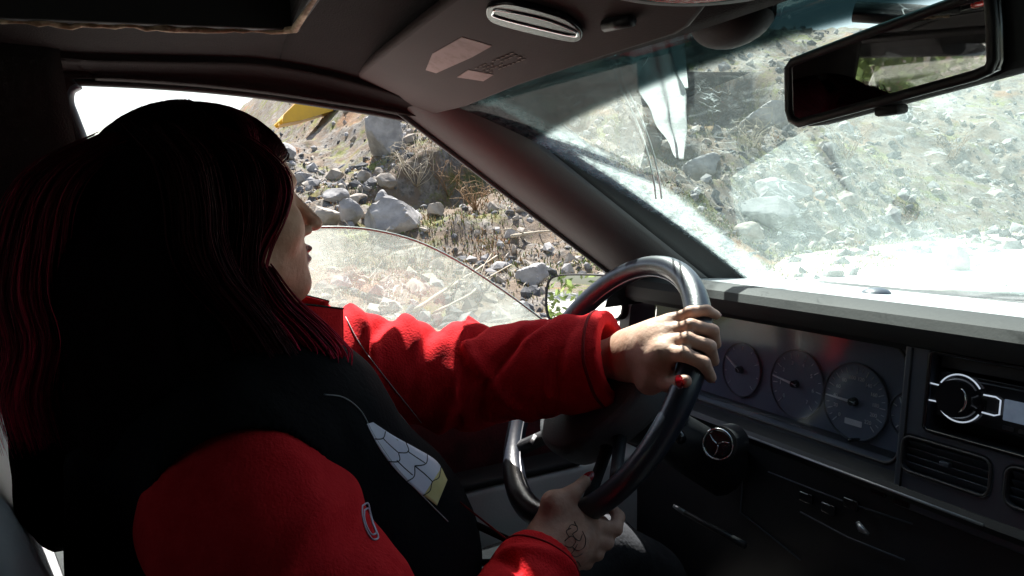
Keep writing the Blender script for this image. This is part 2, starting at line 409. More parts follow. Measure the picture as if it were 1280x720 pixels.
# door pillars behind the front windows
for sg in (-1, 1):
    def fb(u, v):
        y0 = -.112 + .03 * max(0, .5 - abs(v - .9)) ; y1 = -.36
        z = .35 + (1.37 - .35) * v; x = .70 - .11 * max(0, (z - .92) / .4)
        y = y0 + (y1 - y0) * u
        return (sg * (x - .035 * math.sin(math.pi * (.12 + .76 * u)) + .0), y, z)
    o = part(grid('door_pillar', fb, 14, 20, M['liner'], None, .012))
    # the rounded rear corner of the window with its seal
    c = [P(97, 104, x=-.627), P(86, 112, x=-.63), P(84, 128, x=-.632), P(92, 150, x=-.635), P(104, 185, x=-.64), P(112, 240, x=-.65), P(112, 330, x=-.665), P(112, 420, x=-.68)]
    c = [(sg * -1 * float(p[0]), float(p[1]), float(p[2])) for p in c]
    s = wire('window_seal', spline(c, 5), .009, M['bezel'], None, 8); s.parent = o
    def corner(u, v):
        p = np.array(c[0]) if False else np.array(spline(c, 5)[int(u * (len(spline(c, 5)) - 1))]); q = np.array([p[0] - sg * -.0, -.13, p[2] + (.05 if u < .1 else 0)])
        return tuple(p + (q - p) * v)
    g = grid('pillar_cover', corner, 24, 4, M['liner'], None, .012); g.parent = o

# dash
FD = Frame((0, .80, .97), (1, 0, 0), (0, .12, .993))
bow = lambda x: -.05 * (abs(x) / .65) ** 4
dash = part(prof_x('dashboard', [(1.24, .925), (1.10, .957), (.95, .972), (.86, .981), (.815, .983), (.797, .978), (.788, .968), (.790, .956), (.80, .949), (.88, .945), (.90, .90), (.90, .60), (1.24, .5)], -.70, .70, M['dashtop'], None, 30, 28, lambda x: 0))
def dp(o): o.parent = dash; return o          # dash pieces (dash mesh itself is in world space)
bpy.context.view_layer.update()
def put(o, parent): o.parent = parent; o.matrix_parent_inverse = parent.matrix_world.inverted() if False else Matrix.Identity(4); return o
# underside of the lip is dark
dash_lip = prof_x('dash_lip', [(.7985, .9485), (.884, .944), (.884, .935), (.80, .938), (.786, .948), (.7835, .957), (.783, .970), (.791, .9815), (.812, .9872), (.850, .9850), (.850, .9815), (.800, .975), (.792, .965)], -.698, .698, M['rubber'], None, 30, 4); put(dash_lip, dash)
# instrument panel (clear cover, recessed)
cl = [FD.uv(*p, .0) for p in ((784, 367), (1138, 430), (1112, 583), (915, 517))]
x_l, x_r = -.66, cl[2][0]
zb_ = (cl[2][1] + cl[3][1]) / 2
panel = put(plate('instrument_panel', FD, [[(x_l, zb_ - .02), (x_r + .03, zb_ - .02), (x_r + .03, -.02), (x_l, -.02)]], -.075, .02, M['gaugeface']), dash)
GO = -.0545
def gauge(px, py, rpx, ang, ticks, sweep=(225, -45)):
    c = FD.uv(px, py, GO); r = abs(FD.uv(px + rpx, py, GO)[0] - c[0]) * 0.95
    g = plate('gauge', FD, [circ(*c, r, 48)], GO, .002, M['gauge'], panel, .0006)
    bm = bmesh.new()
    tube(bm, [tuple(FD.at(c[0] + r * math.cos(a), c[1] + r * math.sin(a), GO + .003)) for a in np.linspace(0, 2 * math.pi, 40, endpoint=False)], .0016, 5, True)
    bm_obj('gauge_rim', bm, M['bezel'], g, True)
    bm = bmesh.new()
    for k in range(ticks + 1):
        a = math.radians(sweep[0] + (sweep[1] - sweep[0]) * k / ticks); ln = .16 if k % 2 == 0 else .09
        tube(bm, [tuple(FD.at(c[0] + r * q * math.cos(a), c[1] + r * q * math.sin(a), GO + .0026)) for q in (.90 - ln, .90)], .0005 if k % 2 else .0008, 4)
    t = bm_obj('gauge_ticks', bm, M['tick'], g)
    a = math.radians(ang); bm = bmesh.new()
    tube(bm, [tuple(FD.at(c[0] - .1 * r * math.cos(a), c[1] - .1 * r * math.sin(a), GO + .009)), tuple(FD.at(c[0] + .82 * r * math.cos(a), c[1] + .82 * r * math.sin(a), GO + .009))], [.0026, .0010], 5)
    bm_obj('needle', bm, M['ringneedle'], g, True)
    bm = bmesh.new(); bmesh.ops.create_cone(bm, cap_ends=True, segments=24, radius1=.0065, radius2=.005, depth=.008); bm.transform(FD.mat(0).to_3x3().to_4x4()); bm.transform(Matrix.Translation(V(FD.at(*c, GO + .007)))); bm_obj('needle_cap', bm, M['gloss'], g, angle=40)
    return c, r
c1, r1 = gauge(997, 480, 37, 172, 14)
c2, r2 = gauge(1070, 502, 46, 178, 24)
gauge(1140, 520, 30, 120, 8)
gauge(928, 462, 26, 150, 8)
for k, s in enumerate(('0', '20', '40', '60', '80', '100', '120', '140', '160', '180', '200', '220')):
    a = math.radians(225 - 270 * k / 11); text_mesh('gauge_number', s, FD, c2[0] + r2 * .62 * math.cos(a), c2[1] + r2 * .62 * math.sin(a), .0075, GO + .0026, M['tick'], bpy.data.objects['gauge.001'])
for k in range(8):
    a = math.radians(225 - 270 * k / 7); text_mesh('gauge_number', str(k), FD, c1[0] + r1 * .62 * math.cos(a), c1[1] + r1 * .62 * math.sin(a), .0085, GO + .0026, M['tick'], bpy.data.objects['gauge'])
a = FD.uv(1068, 528, GO); plate('odometer', FD, [rrect(a[0] - .014, a[1] - .004, a[0] + .014, a[1] + .004, .001)], GO + .002, .001, M['tick'], bpy.data.objects['gauge.001'])
a = FD.uv(1075, 549, GO); wire('reset_stalk', [tuple(FD.at(*a, GO)), tuple(FD.at(a[0], a[1], GO + .022))], [.0022, .003], M['gloss'], panel)
# clear lens over the dials
M['lens'] = dirty_glass('dusty_lens', (.95, .96, .98), .03, .04, .02, 3.0, gloss=.18, grough=.12, dust=(.5, .55, .62))
lens = plate('panel_lens', FD, [rrect(x_l + .02, zb_ + .001, x_r + .004, -.025, .004)], -.036, .002, M['lens'], panel)
# hood round the dials
hl = FD.uv(781, 372)[0]
hood = plate('instrument_hood', FD, [rrect(hl - .035, zb_ - .018, x_r + .012, -.012, .018, 8), rrect(hl + .004, zb_, x_r, -.032, .022, 8)], -.075, .062, M['bezel'], dash, .004)
tube_pts = [tuple(FD.at(a, b, -.013)) for a, b in rrect(hl + .003, zb_ - .001, x_r + .001, -.031, .022, 8)]
wire('hood_edge', tube_pts, .0022, M['trim'], hood, 6, True)
# dash end with a round air vent, left of the dials
# ledge below the dials and lower dashboard
lower = put(prof_x('lower_dashboard', [(.905, .80), (.785, .782), (.768, .777), (.762, .770), (.766, .762), (.775, .755), (.765, .70), (.745, .60), (.74, .50), (.80, .42), (.98, .40), (.98, .80)], -.68, .66, M['plastic'], None, 30, 4), dash)
e0, e1_ = P(985, 556, y=.759), P(1175, 617, y=.759)
wire('ledge_strip', [(-.36, .7600, .7718), (-.12, .7600, .7718), (.04, .7600, .7718)], .0018, M['silver'], lower, 6)
# driver side lower panels: switches, trim highlights
# centre console bezel
b0 = FD.uv(1146, 436, .006); b1 = FD.uv(1112, 590, .006)
BX0 = (b0[0] + b1[0]) / 2 - .004; BX1 = .42; BZ1 = -.040; BZ0 = FD.uv(1112, 592, .006)[1] - .035
r0 = FD.uv(1164, 462, .006); rr = FD.uv(1152, 530, .006)
RX0 = (r0[0] + rr[0]) / 2; RX1 = RX0 + .190; RZ0 = FD.uv(1160, 540, .006)[1] + .001; RZ1 = FD.uv(1170, 441, .006)[1] + .002
v0 = FD.uv(1126, 580, .006); v1 = FD.uv(1238, 615, .006); v2 = FD.uv(1145, 545, .006)
VX0, VX1 = v0[0], v1[0]; VZ1 = v2[1] - .001; VZ0 = v0[1] - .006
BZ0 = min(BZ0, VZ0 - .012)
BZ1 = RZ1 + .009
con = plate('centre_console', FD, [rrect(BX0, BZ0, BX1, BZ1, .006), rrect(RX0, RZ0, RX1, RZ1, .006)[::1], rrect(VX0, VZ0, VX1, VZ1, .012), rrect(VX1 + .014, VZ0, VX1 + .014 + (VX1 - VX0), VZ1, .012)], -.03, .037, M['bezel'], dash, .003)
plate('console_back', FD, [rrect(BX0 + .004, BZ0 + .004, BX1 - .004, BZ1 - .004, .004)], -.075, .02, M['black'], con)
wire('console_seam', [tuple(FD.at(BX0 + .010, b, .0075)) for b in np.linspace(BZ0 + .01, BZ1 - .01, 6)], .0012, M['black'], con)
wire('recess_rim', [tuple(FD.at(a, b, .0072)) for a, b in rrect(RX0 + .001, RZ0 + .001, RX1 - .001, RZ1 - .001, .006)], .0022, M['gloss'], con, 6, True)
def vent(x0, x1, z0, z1):
    v = bmesh.new(); tube(v, [tuple(FD.at(a, b, .008)) for a, b in rrect(x0 + .001, z0 + .001, x1 - .001, z1 - .001, .011)], .0016, 6, True)
    vo = bm_obj('air_vent', v, M['trim'], con, True)
    for k in range(5):
        z = z0 + (z1 - z0) * (k + .5) / 5
        b = bmesh.new(); box(b, (0, 0, 0), (x1 - x0 - .006, .0016, .016), bev=.0004)
        b.transform(Matrix.Rotation(math.radians(-52), 4, 'X')); b.transform(FD.mat(0).to_3x3().to_4x4()); b.transform(Matrix.Translation(V(FD.at((x0 + x1) / 2, z, -.004))))
        bm_obj('vent_slat', b, M['bezel'], vo)
    for k in range(2):
        x = x0 + (x1 - x0) * (k + 1) / 3
        b = bmesh.new(); box(b, (0, 0, 0), (.0014, z1 - z0 - .004, .012)); b.transform(FD.mat(0).to_3x3().to_4x4()); b.transform(Matrix.Translation(V(FD.at(x, (z0 + z1) / 2, -.02)))); bm_obj('vent_slat', b, M['black'], vo)
    bm = bmesh.new(); box(bm, (0, 0, 0), (.012, .006, .007), bev=.0015); bm.transform(FD.mat(0).to_3x3().to_4x4()); bm.transform(Matrix.Translation(V(FD.at((x0 + x1) / 2, (z0 + z1) / 2, .004)))); bm_obj('vent_tab', bm, M['bezel'], vo)
vent(VX0, VX1, VZ0, VZ1); vent(VX1 + .014, 2 * VX1 - VX0 + .014, VZ0, VZ1)
# radio in its slot
RC = FD.uv(1197, 498, .004)
RH0, RH1 = RC[1] - .027, RC[1] + .027
radio = plate('car_radio', FD, [rrect(RX0 + .006, RH0, RX1 - .004, RH1, .004)], -.02, .018, M['gloss'], dash, .002)
plate('slot_cover', FD, [rrect(RX0 + .004, RH1 + .003, RX1 - .004, RZ1 - .004, .003)], -.02, .012, M['plastic'], con, .001)
kr = abs(FD.uv(1222, 500, .01)[0] - RC[0]) * .93
kb = bmesh.new(); bmesh.ops.create_cone(kb, cap_ends=True, segments=40, radius1=kr, radius2=kr * .86, depth=.014); kb.transform(FD.mat(0).to_3x3().to_4x4()); kb.transform(Matrix.Translation(V(FD.at(*RC, .005))))
knob = bm_obj('volume_knob', kb, M['gloss'], radio, angle=40)
for a0, a1 in ((35, 150), (215, 330)):
    wire('knob_ring', [tuple(FD.at(RC[0] + kr * 1.10 * math.cos(math.radians(a)), RC[1] + kr * 1.10 * math.sin(math.radians(a)), .001)) for a in np.linspace(a0, a1, 16)], .0009, M['ringglow'], radio)
wire('knob_crescent', [tuple(FD.at(RC[0] + kr * .28 + kr * .34 * math.cos(math.radians(a)), RC[1] + kr * .55 * math.sin(math.radians(a)), .0125)) for a in np.linspace(-80, 80, 12)], [.0004 + .0011 * math.sin(math.pi * k / 11) for k in range(12)], M['chrome'], knob)
for sg in (-1, 1):      # chrome wing outlines each side of the knob, glow added
    q = [(1.08, .50), (1.62, .52), (1.84, .40), (1.84, -.40), (1.62, -.52), (1.08, -.50)]
    wire('button_outline', [tuple(FD.at(RC[0] + sg * kr * a, RC[1] + kr * b * .8, .0005)) for a, b in q], .0009, M['ringglow'], radio)
    plate('radio_button', FD, [rrect(RC[0] + sg * kr * 1.45 - kr * .24, RC[1] - kr * .32, RC[0] + sg * kr * 1.45 + kr * .24, RC[1] + kr * .32, .002)], -.004, .003, M['plastic'], radio, .0006)
s0 = FD.uv(1250, 500, .0)
plate('display', FD, [rrect(s0[0] + .004, RC[1] - .013, RX1 - .012, RC[1] + .010, .001)], -.0028, .0015, M['screen'], radio)
text_mesh('display_text', '12:48', FD, s0[0] + .05, RC[1] - .002, .013, -.001, M['ringglow'], radio)
for k in range(6):
    plate('radio_button', FD, [rrect(s0[0] + .004 + k * .017, RH0 + .004, s0[0] + .016 + k * .017, RH0 + .0085, .001)], -.003, .002, M['plastic'], radio)
wire('radio_slot', [tuple(FD.at(RX0 + .02, RH1 - .005, -.0015)), tuple(FD.at(RX1 - .015, RH1 - .005, -.0015))], .0009, M['bezel'], radio)
# blank switches right of the vent area + lower console with heater controls and small knobs
lc = plate('heater_panel', FD, [rrect(BX0 + .01, BZ0 - .17, BX1 - .03, BZ0 - .006, .01)], -.045, .02, M['plastic'], dash, .003)
for px, py, r in ((1100, 640, 10), (1160, 655, 11), (1215, 672, 22), (1270, 690, 20)):
    c = FD.uv(px, py, -.015); rr_ = abs(FD.uv(px + r, py, -.015)[0] - c[0]) * .85
    kb = bmesh.new(); bmesh.ops.create_cone(kb, cap_ends=True, segments=28, radius1=rr_, radius2=rr_ * .8, depth=.016); kb.transform(FD.mat(0).to_3x3().to_4x4()); kb.transform(Matrix.Translation(V(FD.at(*c, -.017))))
    k = bm_obj('heater_knob', kb, M['gloss'], lc, angle=40)
    wire('knob_mark', [tuple(FD.at(c[0], c[1], -.0085)), tuple(FD.at(c[0] - rr_ * .5, c[1] + rr_ * .55, -.0085))], .0008, M['tick'], k)
FL = Frame((0, .764, .70), (1, 0, 0), (0, .145, .99))
for px, py in ((1008, 622), (1036, 636), (1064, 630), (1098, 612), (1128, 625)):
    a = FL.uv(px, py, .004)
    sw = plate('switch', FL, [rrect(a[0] - .011, a[1] - .007, a[0] + .011, a[1] + .007, .002)], .001, .006, M['gloss'], lower, .0015)
    wire('switch_edge', [tuple(FL.at(a[0] - .009, a[1] + .006, .0072)), tuple(FL.at(a[0] + .004, a[1] + .006, .0072))], .0007, M['tick'], lower, 5)
for q in (((930, 560), (925, 640), (1000, 700)), ((1000, 640), (1060, 672), (1130, 700)), ((960, 590), (1050, 625), (1140, 655))):
    wire('panel_seam', [tuple(FL.at(*FL.uv(*p, .004), .0035)) for p in q], .0012, M['bezel'], lower, 5)
# chrome ringed dial beside the column, three curved arms
FC = Frame(P(898, 555, y=.655), (.86, .50, .0), (-.12, .2, .97))
dr = .0185
dm = plate('dial', FC, [circ(0, 0, dr * 1.0, 40)], -.004, .006, M['gloss'], lower, .001)
wire('dial_ring', [tuple(FC.at(*p, .003)) for p in circ(0, 0, dr * 1.12)], .0014, M['chrome'], dm, 8, True)
for k in range(3):
    a0 = math.radians(10 + 120 * k)
    wire('dial_arm', [tuple(FC.at(dr * q * math.cos(a0 + .5 * (1 - q)), dr * q * math.sin(a0 + .5 * (1 - q)), .003)) for q in np.linspace(.08, .88, 8)], [.0014 * (1.1 - q) for q in np.linspace(0, .8, 8)], M['chrome'], dm)
db = bmesh.new(); bmesh.ops.create_cone(db, cap_ends=True, segments=36, radius1=dr * 1.35, radius2=dr * 1.3, depth=.05); db.transform(FC.mat(0).to_3x3().to_4x4()); db.transform(Matrix.Translation(V(FC.at(0, 0, -.031))))
put(bm_obj('dial_surround', db, M['plastic'], None, angle=40), dm)
# little pale key tag and lever
a = P(1082, 659, y=.745); wire('key_head', [tuple(a + np.array([-.008, -.004, .004])), tuple(a + np.array([.0, -.008, .0])), tuple(a + np.array([.008, -.004, -.005]))], [.003, .005, .002], M['silver'], lower, 6)
a, b = P(842, 632, y=.64), P(856, 641, y=.645)
c_ = P(932, 682, y=.67)
wire('lever_tip', [tuple(a), tuple(b)], [.003, .004], M['silver'], lower)
wire('column_lever', [tuple(b), tuple(c_)], [.004, .005], M['plastic'], lower)

# steering column and wheel
WC = np.array([-.367, .530, .878]); th, ps, WR = .617, -.094, .196
We1 = np.array([math.cos(ps), math.sin(ps), 0]); We2 = np.array([-math.sin(ps) * math.sin(th), math.cos(ps) * math.sin(th), math.cos(th)])
FW = Frame(WC, We1, We2)
wheel = empty('steering_wheel', tuple(WC)); wheel.parent = car; wheel.matrix_parent_inverse = CAR0
WI = Matrix.Translation(V(WC)).inverted()
def wp(o): o.parent = wheel; o.matrix_parent_inverse = WI; return o
rim = bmesh.new()
tube(rim, [tuple(FW.at(WR * math.cos(a), WR * math.sin(a))) for a in np.linspace(0, 2 * math.pi, 96, endpoint=False)], [.0165 + .0012 * math.sin(3 * a) for a in np.linspace(0, 2 * math.pi, 96, endpoint=False)], 20, True)
wp(bm_obj('rim', rim, M['wheel'], None, True))
wp(wire('rim_seam', [tuple(FW.at((WR - .0165) * math.cos(a), (WR - .0165) * math.sin(a), .0)) for a in np.linspace(0, 2 * math.pi, 96, endpoint=False)], .0012, M['silver'], None, 5, True))
# hub pad turned with the wheel
SA = math.radians(50)
def rot2(pts, a): return [(x * math.cos(a) - y * math.sin(a), x * math.sin(a) + y * math.cos(a)) for x, y in pts]
pad = [(-.125, .030), (-.07, .058), (.07, .058), (.125, .030), (.12, -.03), (.06, -.085), (-.06, -.085), (-.12, -.03)]
def smoothpoly(p, n=6):
    q = [np.array(a) for a in p]; N = len(q); out = []
    for i in range(N):
        for k in range(n):
            t = k / n; a, b, c, d = q[i - 1], q[i], q[(i + 1) % N], q[(i + 2) % N]
            out.append(tuple(.5 * (2 * b + (c - a) * t + (2 * a - 5 * b + 4 * c - d) * t * t + (3 * b - a - 3 * c + d) * t ** 3)))
    return out
pd = wp(plate('hub_pad', FW, [rot2(smoothpoly(pad), SA)], .0 - .045, .050, M['hub'], None, .010))
for ang, wd, L in ((180, .034, .188), (0, .034, .188), (262, .022, .186), (278, .022, .186)):
    a = math.radians(ang) + SA; b = bmesh.new()
    d = np.array([math.cos(a), math.sin(a)]); s = np.array([-d[1], d[0]])
    ring = []
    for q, wq, o in ((.05, wd, -.028), (.10, wd * .8, -.026), (.15, wd * .7, -.012), (L, wd * .75, -.002)):
        ring.append([b.verts.new(tuple(FW.at(*(d * q + s * wq * x), o + zz))) for x, zz in ((-.5, -.004), (-.4, .006), (0, .010), (.4, .006), (.5, -.004), (0, -.008))])
    for A_, B_ in zip(ring, ring[1:]):
        for k in range(6): b.faces.new((A_[k], A_[(k + 1) % 6], B_[(k + 1) % 6], B_[k]))
    b.faces.new(ring[0]); b.faces.new(ring[-1])
    wp(bm_obj('spoke', b, M['plastic'], None, True))
cb = bmesh.new(); bmesh.ops.create_cone(cb, cap_ends=True, segments=32, radius1=.030, radius2=.060, depth=.12); cb.transform(FW.mat(0).to_3x3().to_4x4()); cb.transform(Matrix.Translation(V(FW.at(0, 0, -.105)))); 
wp(bm_obj('column_boss', cb, M['plastic'], None, angle=50))
# emblem on the pad: two linked ovals
a = FW.uv(742, 580, .006)
eo = wp(wire('emblem', [tuple(FW.at(*p, .006)) for p in circ(0, 0, .022, 30, .016)], .0018, M['chrome'], None, 6, True))
wp(wire('emblem_bar', [tuple(FW.at(x, -.012 + .024 * (x + .012) / .024, .006)) for x in np.linspace(-.012, .012, 5)], .0018, M['chrome'], None, 6)); 
# pale lettering on the pad edge
m1 = FW.uv(667, 549, .006)
for k in range(3):
    wp(wire('pad_mark', [tuple(FW.at(m1[0] + (k - 1) * .0045, m1[1] - .007, .0062)), tuple(FW.at(m1[0] + (k - 1) * .0045, m1[1] + .007, .0062))], .0009, M['ringglow'] if False else M['tick']))
wp(wire('pad_mark', [tuple(FW.at(m1[0] - .0045, m1[1], .0062)), tuple(FW.at(m1[0] + .0045, m1[1], .0062))], .0009, M['tick']))
# column shroud and stalks
sh = bmesh.new()
tube(sh, [tuple(FW.at(0, -.004, -.06)), tuple(FW.at(0, -.008, -.15)), tuple(FW.at(0, -.01, -.27))], [.036, .040, .044], 14)
part(bm_obj('column_shroud', sh, M['plastic'], None, True), car)
part(wire('indicator_stalk', spline([FW.at(-.05, .01, -.07), FW.at(-.12, .02, -.06), FW.at(-.165, .03, -.05)], 4), [.006, .006, .006, .006, .006, .0065, .007, .008, .007][:9], M['gloss'], None, 8))
part(wire('wiper_stalk', spline([FW.at(.05, .01, -.07), FW.at(.11, .0, -.065), FW.at(.15, -.01, -.06)], 4), [.006, .006, .006, .006, .006, .0065, .007, .008, .007][:9], M['gloss'], None, 8))

# driver's sun visor
FV = Frame((-.35, .33, 1.3225), (.997, .0, .07), (0, 1, -.42))
FV = Frame((-.35, .33, 1.3205), (.997, .0, .05), (0, -1, .42))   # e1 x e2 faces down
if FV.n[2] > 0: FV = Frame(FV.o, FV.e1, -FV.e2)
vp = [(441, 112), (447, 92), (470, 72), (520, 32), (562, 0), (600, -30), (870, -30), (884, -8), (880, 14), (862, 36), (845, 46), (760, 72), (650, 108), (585, 134), (530, 147), (478, 141), (450, 128)]
vo = [FV.uv(*p) for p in vp]
visor = part(plate('sun_visor', FV, [vo], -.016, .016, M['visor'], None, .006))
plate('visor_label', FV, [[FV.uv(*p, .001) for p in ((577, 47), (615, 58), (590, 72), (545, 92), (532, 88), (540, 68))]], 0, .0006, M['label'], visor)
plate('visor_label', FV, [[FV.uv(*p, .001) for p in ((585, 88), (617, 94), (604, 102), (571, 97))]], 0, .0006, M['label'], visor)
p0, p1 = FV.uv(600, 90, .001), FV.uv(650, 70, .001)
aa = math.atan2(p1[1] - p0[1], p1[0] - p0[0])
bm = bmesh.new()
for k in range(4):
    for j in range(9):
        if rnd.random() < .2: continue
        t = (j + .15) / 9; q0 = np.array(p0) + (np.array(p1) - np.array(p0)) * t; q1 = np.array(p0) + (np.array(p1) - np.array(p0)) * (t + rnd.uniform(.05, .09))
        nn = np.array([-math.sin(aa), math.cos(aa)]) * (k - 1.5) * .0052
        tube(bm, [tuple(FV.at(*(q0 + nn), .0006)), tuple(FV.at(*(q1 + nn), .0006))], .0011, 4, flat=.3)
bm_obj('visor_print', bm, M['print'], visor)
lp = [(607, 12), (616, 6), (640, 4), (700, 20), (722, 34), (728, 44), (722, 52), (700, 50), (640, 36), (612, 26)]
L_ = smoothpoly([FV.uv(*p, .006) for p in lp], 4)
slot = plate('visor_slot', FV, [L_], 0, .007, M['gloss'], visor, .002)
wire('slot_rim', [tuple(FV.at(*p, .0075)) for p in smoothpoly([FV.uv(*p, .006) for p in ((617, 14), (626, 11), (680, 22), (716, 36), (722, 41), (716, 43), (680, 35), (622, 20))], 4)], .0013, M['chrome'], slot, 6, True)
a, b = FV.uv(757, 27), FV.uv(792, 20)
b_ = bmesh.new(); tube(b_, [tuple(FV.at(*a, .004)), tuple(FV.at(*b, .004))], .006, 8); bm_obj('visor_clip', b_, M['plastic'], visor, True)
# passenger visor
pv = [(-v[0] + .02, v[1]) for v in vo]
FV2 = Frame((.37, FV.o[1], FV.o[2]), (.997, 0, -.05), -FV.e2 if False else FV.e2)
visor2 = part(plate('sun_visor', FV2, [pv[::-1]], -.018, .016, M['visor'], None, .006))
# overhead lamp
FR = Frame((0, .45, 1.282), (1, 0, 0), (0, -1, .12))
if FR.n[2] > 0: FR = Frame(FR.o, FR.e1, -FR.e2)
c = FR.uv(876, -52); ry = abs(FR.uv(876, 27)[1] - c[1]) ; rx = ry * 1.05
lamp = part(plate('roof_lamp', FR, [circ(*c, rx, 40, ry)], -.03, .034, M['lamp'], None, .006))
plate('lamp_recess', FR, [circ(*c, rx * .84, 40, ry * .82)], .004, .0015, M['rubber'], lamp, .0005)
lens_ = plate('lamp_lens', FR, [circ(c[0] - .0, c[1], rx * .66, 36, ry * .62)], .005, .006, M['redlens'], lamp, .003)
# interior mirror
MN = np.array([.035, -.99, -.050]); MN /= np.linalg.norm(MN)
mo = P(1115, 82, y=.535)
e1m = np.cross([0, 0, 1.0], MN); e1m = -e1m if e1m[0] < 0 else e1m
FM = Frame(mo, e1m, np.cross(MN, e1m))
mpx = [(984, 84), (990, 76), (1010, 68), (1100, 33), (1200, -4), (1232, -14), (1243, -8), (1246, 30), (1247, 76), (1242, 88), (1225, 96), (1130, 122), (1020, 152), (998, 158), (988, 152), (985, 140)]
mo_o = [FM.uv(*p) for p in mpx]
cc = np.mean(mo_o, axis=0)
mir = part(plate('rear_view_mirror', FM, [mo_o], -.026, .026, M['gloss'], None, .005))
ip = [tuple(cc + (np.array(p) - cc) * np.array([.945, .86])) for p in mo_o]
plate('mirror_glass', FM, [ip], .0006, .001, M['mirror'], mir)
rimp = [tuple(FM.at(*(cc + (np.array(p) - cc) * np.array([.972, .93])), .001)) for p in mo_o]
wire('mirror_rim', rimp, .0042, M['plastic'], mir, 8, True)
# deep casing behind, tapering forward
bm = bmesh.new(); rings = []
for off, sc_ in ((-.012, 1.02), (-.03, 1.03), (-.05, .93), (-.062, .7)):
    rings.append([bm.verts.new(tuple(FM.at(*(cc + np.array([.010, 0]) * (1 if off < -.02 else .3) + (np.array(p) - cc) * sc_), off))) for p in mo_o])
for A_, B_ in zip(rings, rings[1:]):
    for k in range(len(A_)): bm.faces.new((A_[k], A_[(k + 1) % len(A_)], B_[(k + 1) % len(A_)], B_[k]))
bm.faces.new(rings[0]); bm.faces.new(rings[-1])
bm_obj('mirror_casing', bm, M['rubber'], mir, True)
a = FM.uv(1112, 138, -.01)
bm = bmesh.new(); box(bm, (0, 0, 0), (.022, .008, .016), bev=.003); bm.transform(FM.mat(0).to_3x3().to_4x4()); bm.transform(Matrix.Translation(V(FM.at(*a, -.012)))); bm_obj('dip_lever', bm, M['rubber'], mir, angle=40)
ct = FM.at(cc[0], cc[1] + .01, -.06)
part(wire('mirror_arm', spline([ct, ct + np.array([-.01, .03, .03]), np.array([.02, .59, 1.30])], 4), .009, M['rubber'], None, 10))
# dark rounded mount at the top of the windscreen
bm = bmesh.new(); bmesh.ops.create_uvsphere(bm, u_segments=24, v_segments=14, radius=1); bm.transform(Matrix.Diagonal((.055, .03, .03, 1))); bm.transform(Matrix.Translation(V(P(915, 22, y=.545))))
part(bm_obj('sensor_mount', bm, M['rubber'], None, True))

# driver's door
def door(sg, nm):
    d = empty(nm, (sg * .68, .4, .3)); part(d)
    inv = d.matrix_basis.inverted()
    def add(o): o.parent = d; o.matrix_parent_inverse = inv; return o
    b = bmesh.new(); box(b, (sg * .715, .45, .575), (.05, 1.20, .57), bev=.01); add(bm_obj('door_skin', b, M['carpaint'], None, angle=40))
    b = bmesh.new(); box(b, (sg * .672, .42, .765), (.032, 1.1, .20), bev=.006); add(bm_obj('door_textile', b, M['doorred'], None, angle=40))
    b = bmesh.new(); box(b, (sg * .685, .45, .868), (.055, 1.16, .022), bev=.008, seg=3); add(bm_obj('window_sill', b, M['plastic'], None, angle=40))
    b = bmesh.new(); box(b, (sg * .645, .42, .50), (.10, 1.0, .335), bev=.014, seg=3); add(bm_obj('armrest_panel', b, M['doorgrey'] if sg < 0 else M['seatcloth'], None, angle=40))
    b = bmesh.new(); box(b, (sg * .632, .38, .672), (.075, .5, .014), bev=.006, seg=3); add(bm_obj('armrest_top', b, M['rubber'], None, angle=40))
    return d, add
dl, addl = door(-1, 'car_door'); drr, addr = door(1, 'car_door')
# partly lowered, dusty window pane
GP = ((-.68, 0, .92), (1, 0, -.155))
gn = np.array([1, 0, -.155]); gn /= np.linalg.norm(gn)
FG = Frame((-.68, .3, .92), (0, 1, 0), np.cross(gn, [0, 1.0, 0]))
if FG.n[0] < 0: FG = Frame(FG.o, FG.e1, -FG.e2)
gp = [FG.uv(*p) for p in ((120, 286), (250, 284), (385, 284), (430, 284), (470, 288), (520, 301), (570, 325), (620, 357), (660, 386), (694, 412))]
e2s = 1 if FG.e2[2] > 0 else -1
gout = [tuple(q) for q in spline([(*g, 0) for g in gp], 4)]; gout = [(q[0], q[1]) for q in gout]
gout = gout + [(gout[-1][0] + .02, -.09 * e2s), (gout[0][0], -.09 * e2s)]
M['wglass'] = dirty_glass('door_glass', (.90, .95, .93), .16, .28, .5, 1.6, dust=(.66, .68, .64))
pane = addl(plate('window_pane', FG, [gout], 0, .004, M['wglass'], None, 0))
M['edgeglass'] = mat('glass_edge', (.55, .68, .64), .3, spec=.8)
addl(wire('pane_edge', [tuple(FG.at(*q, .002)) for q in gout[:-2]], .0022, M['edgeglass'], None, 6))
M['dimglass'] = dirty_glass('cabin_dimming_glass', (.10, .105, .105), .02, .03, .05, 1.2)  # dark tint invented to keep daylight from the passenger side out
def rwin(u, v):
    y = -.14 + 1.16 * u; z = .87 + .45 * v; y = y - .58 * v * u
    return (.688 - .155 * (z - .87), y, z)
addr(grid('window_pane', rwin, 12, 8, M['dimglass'], None, .004))
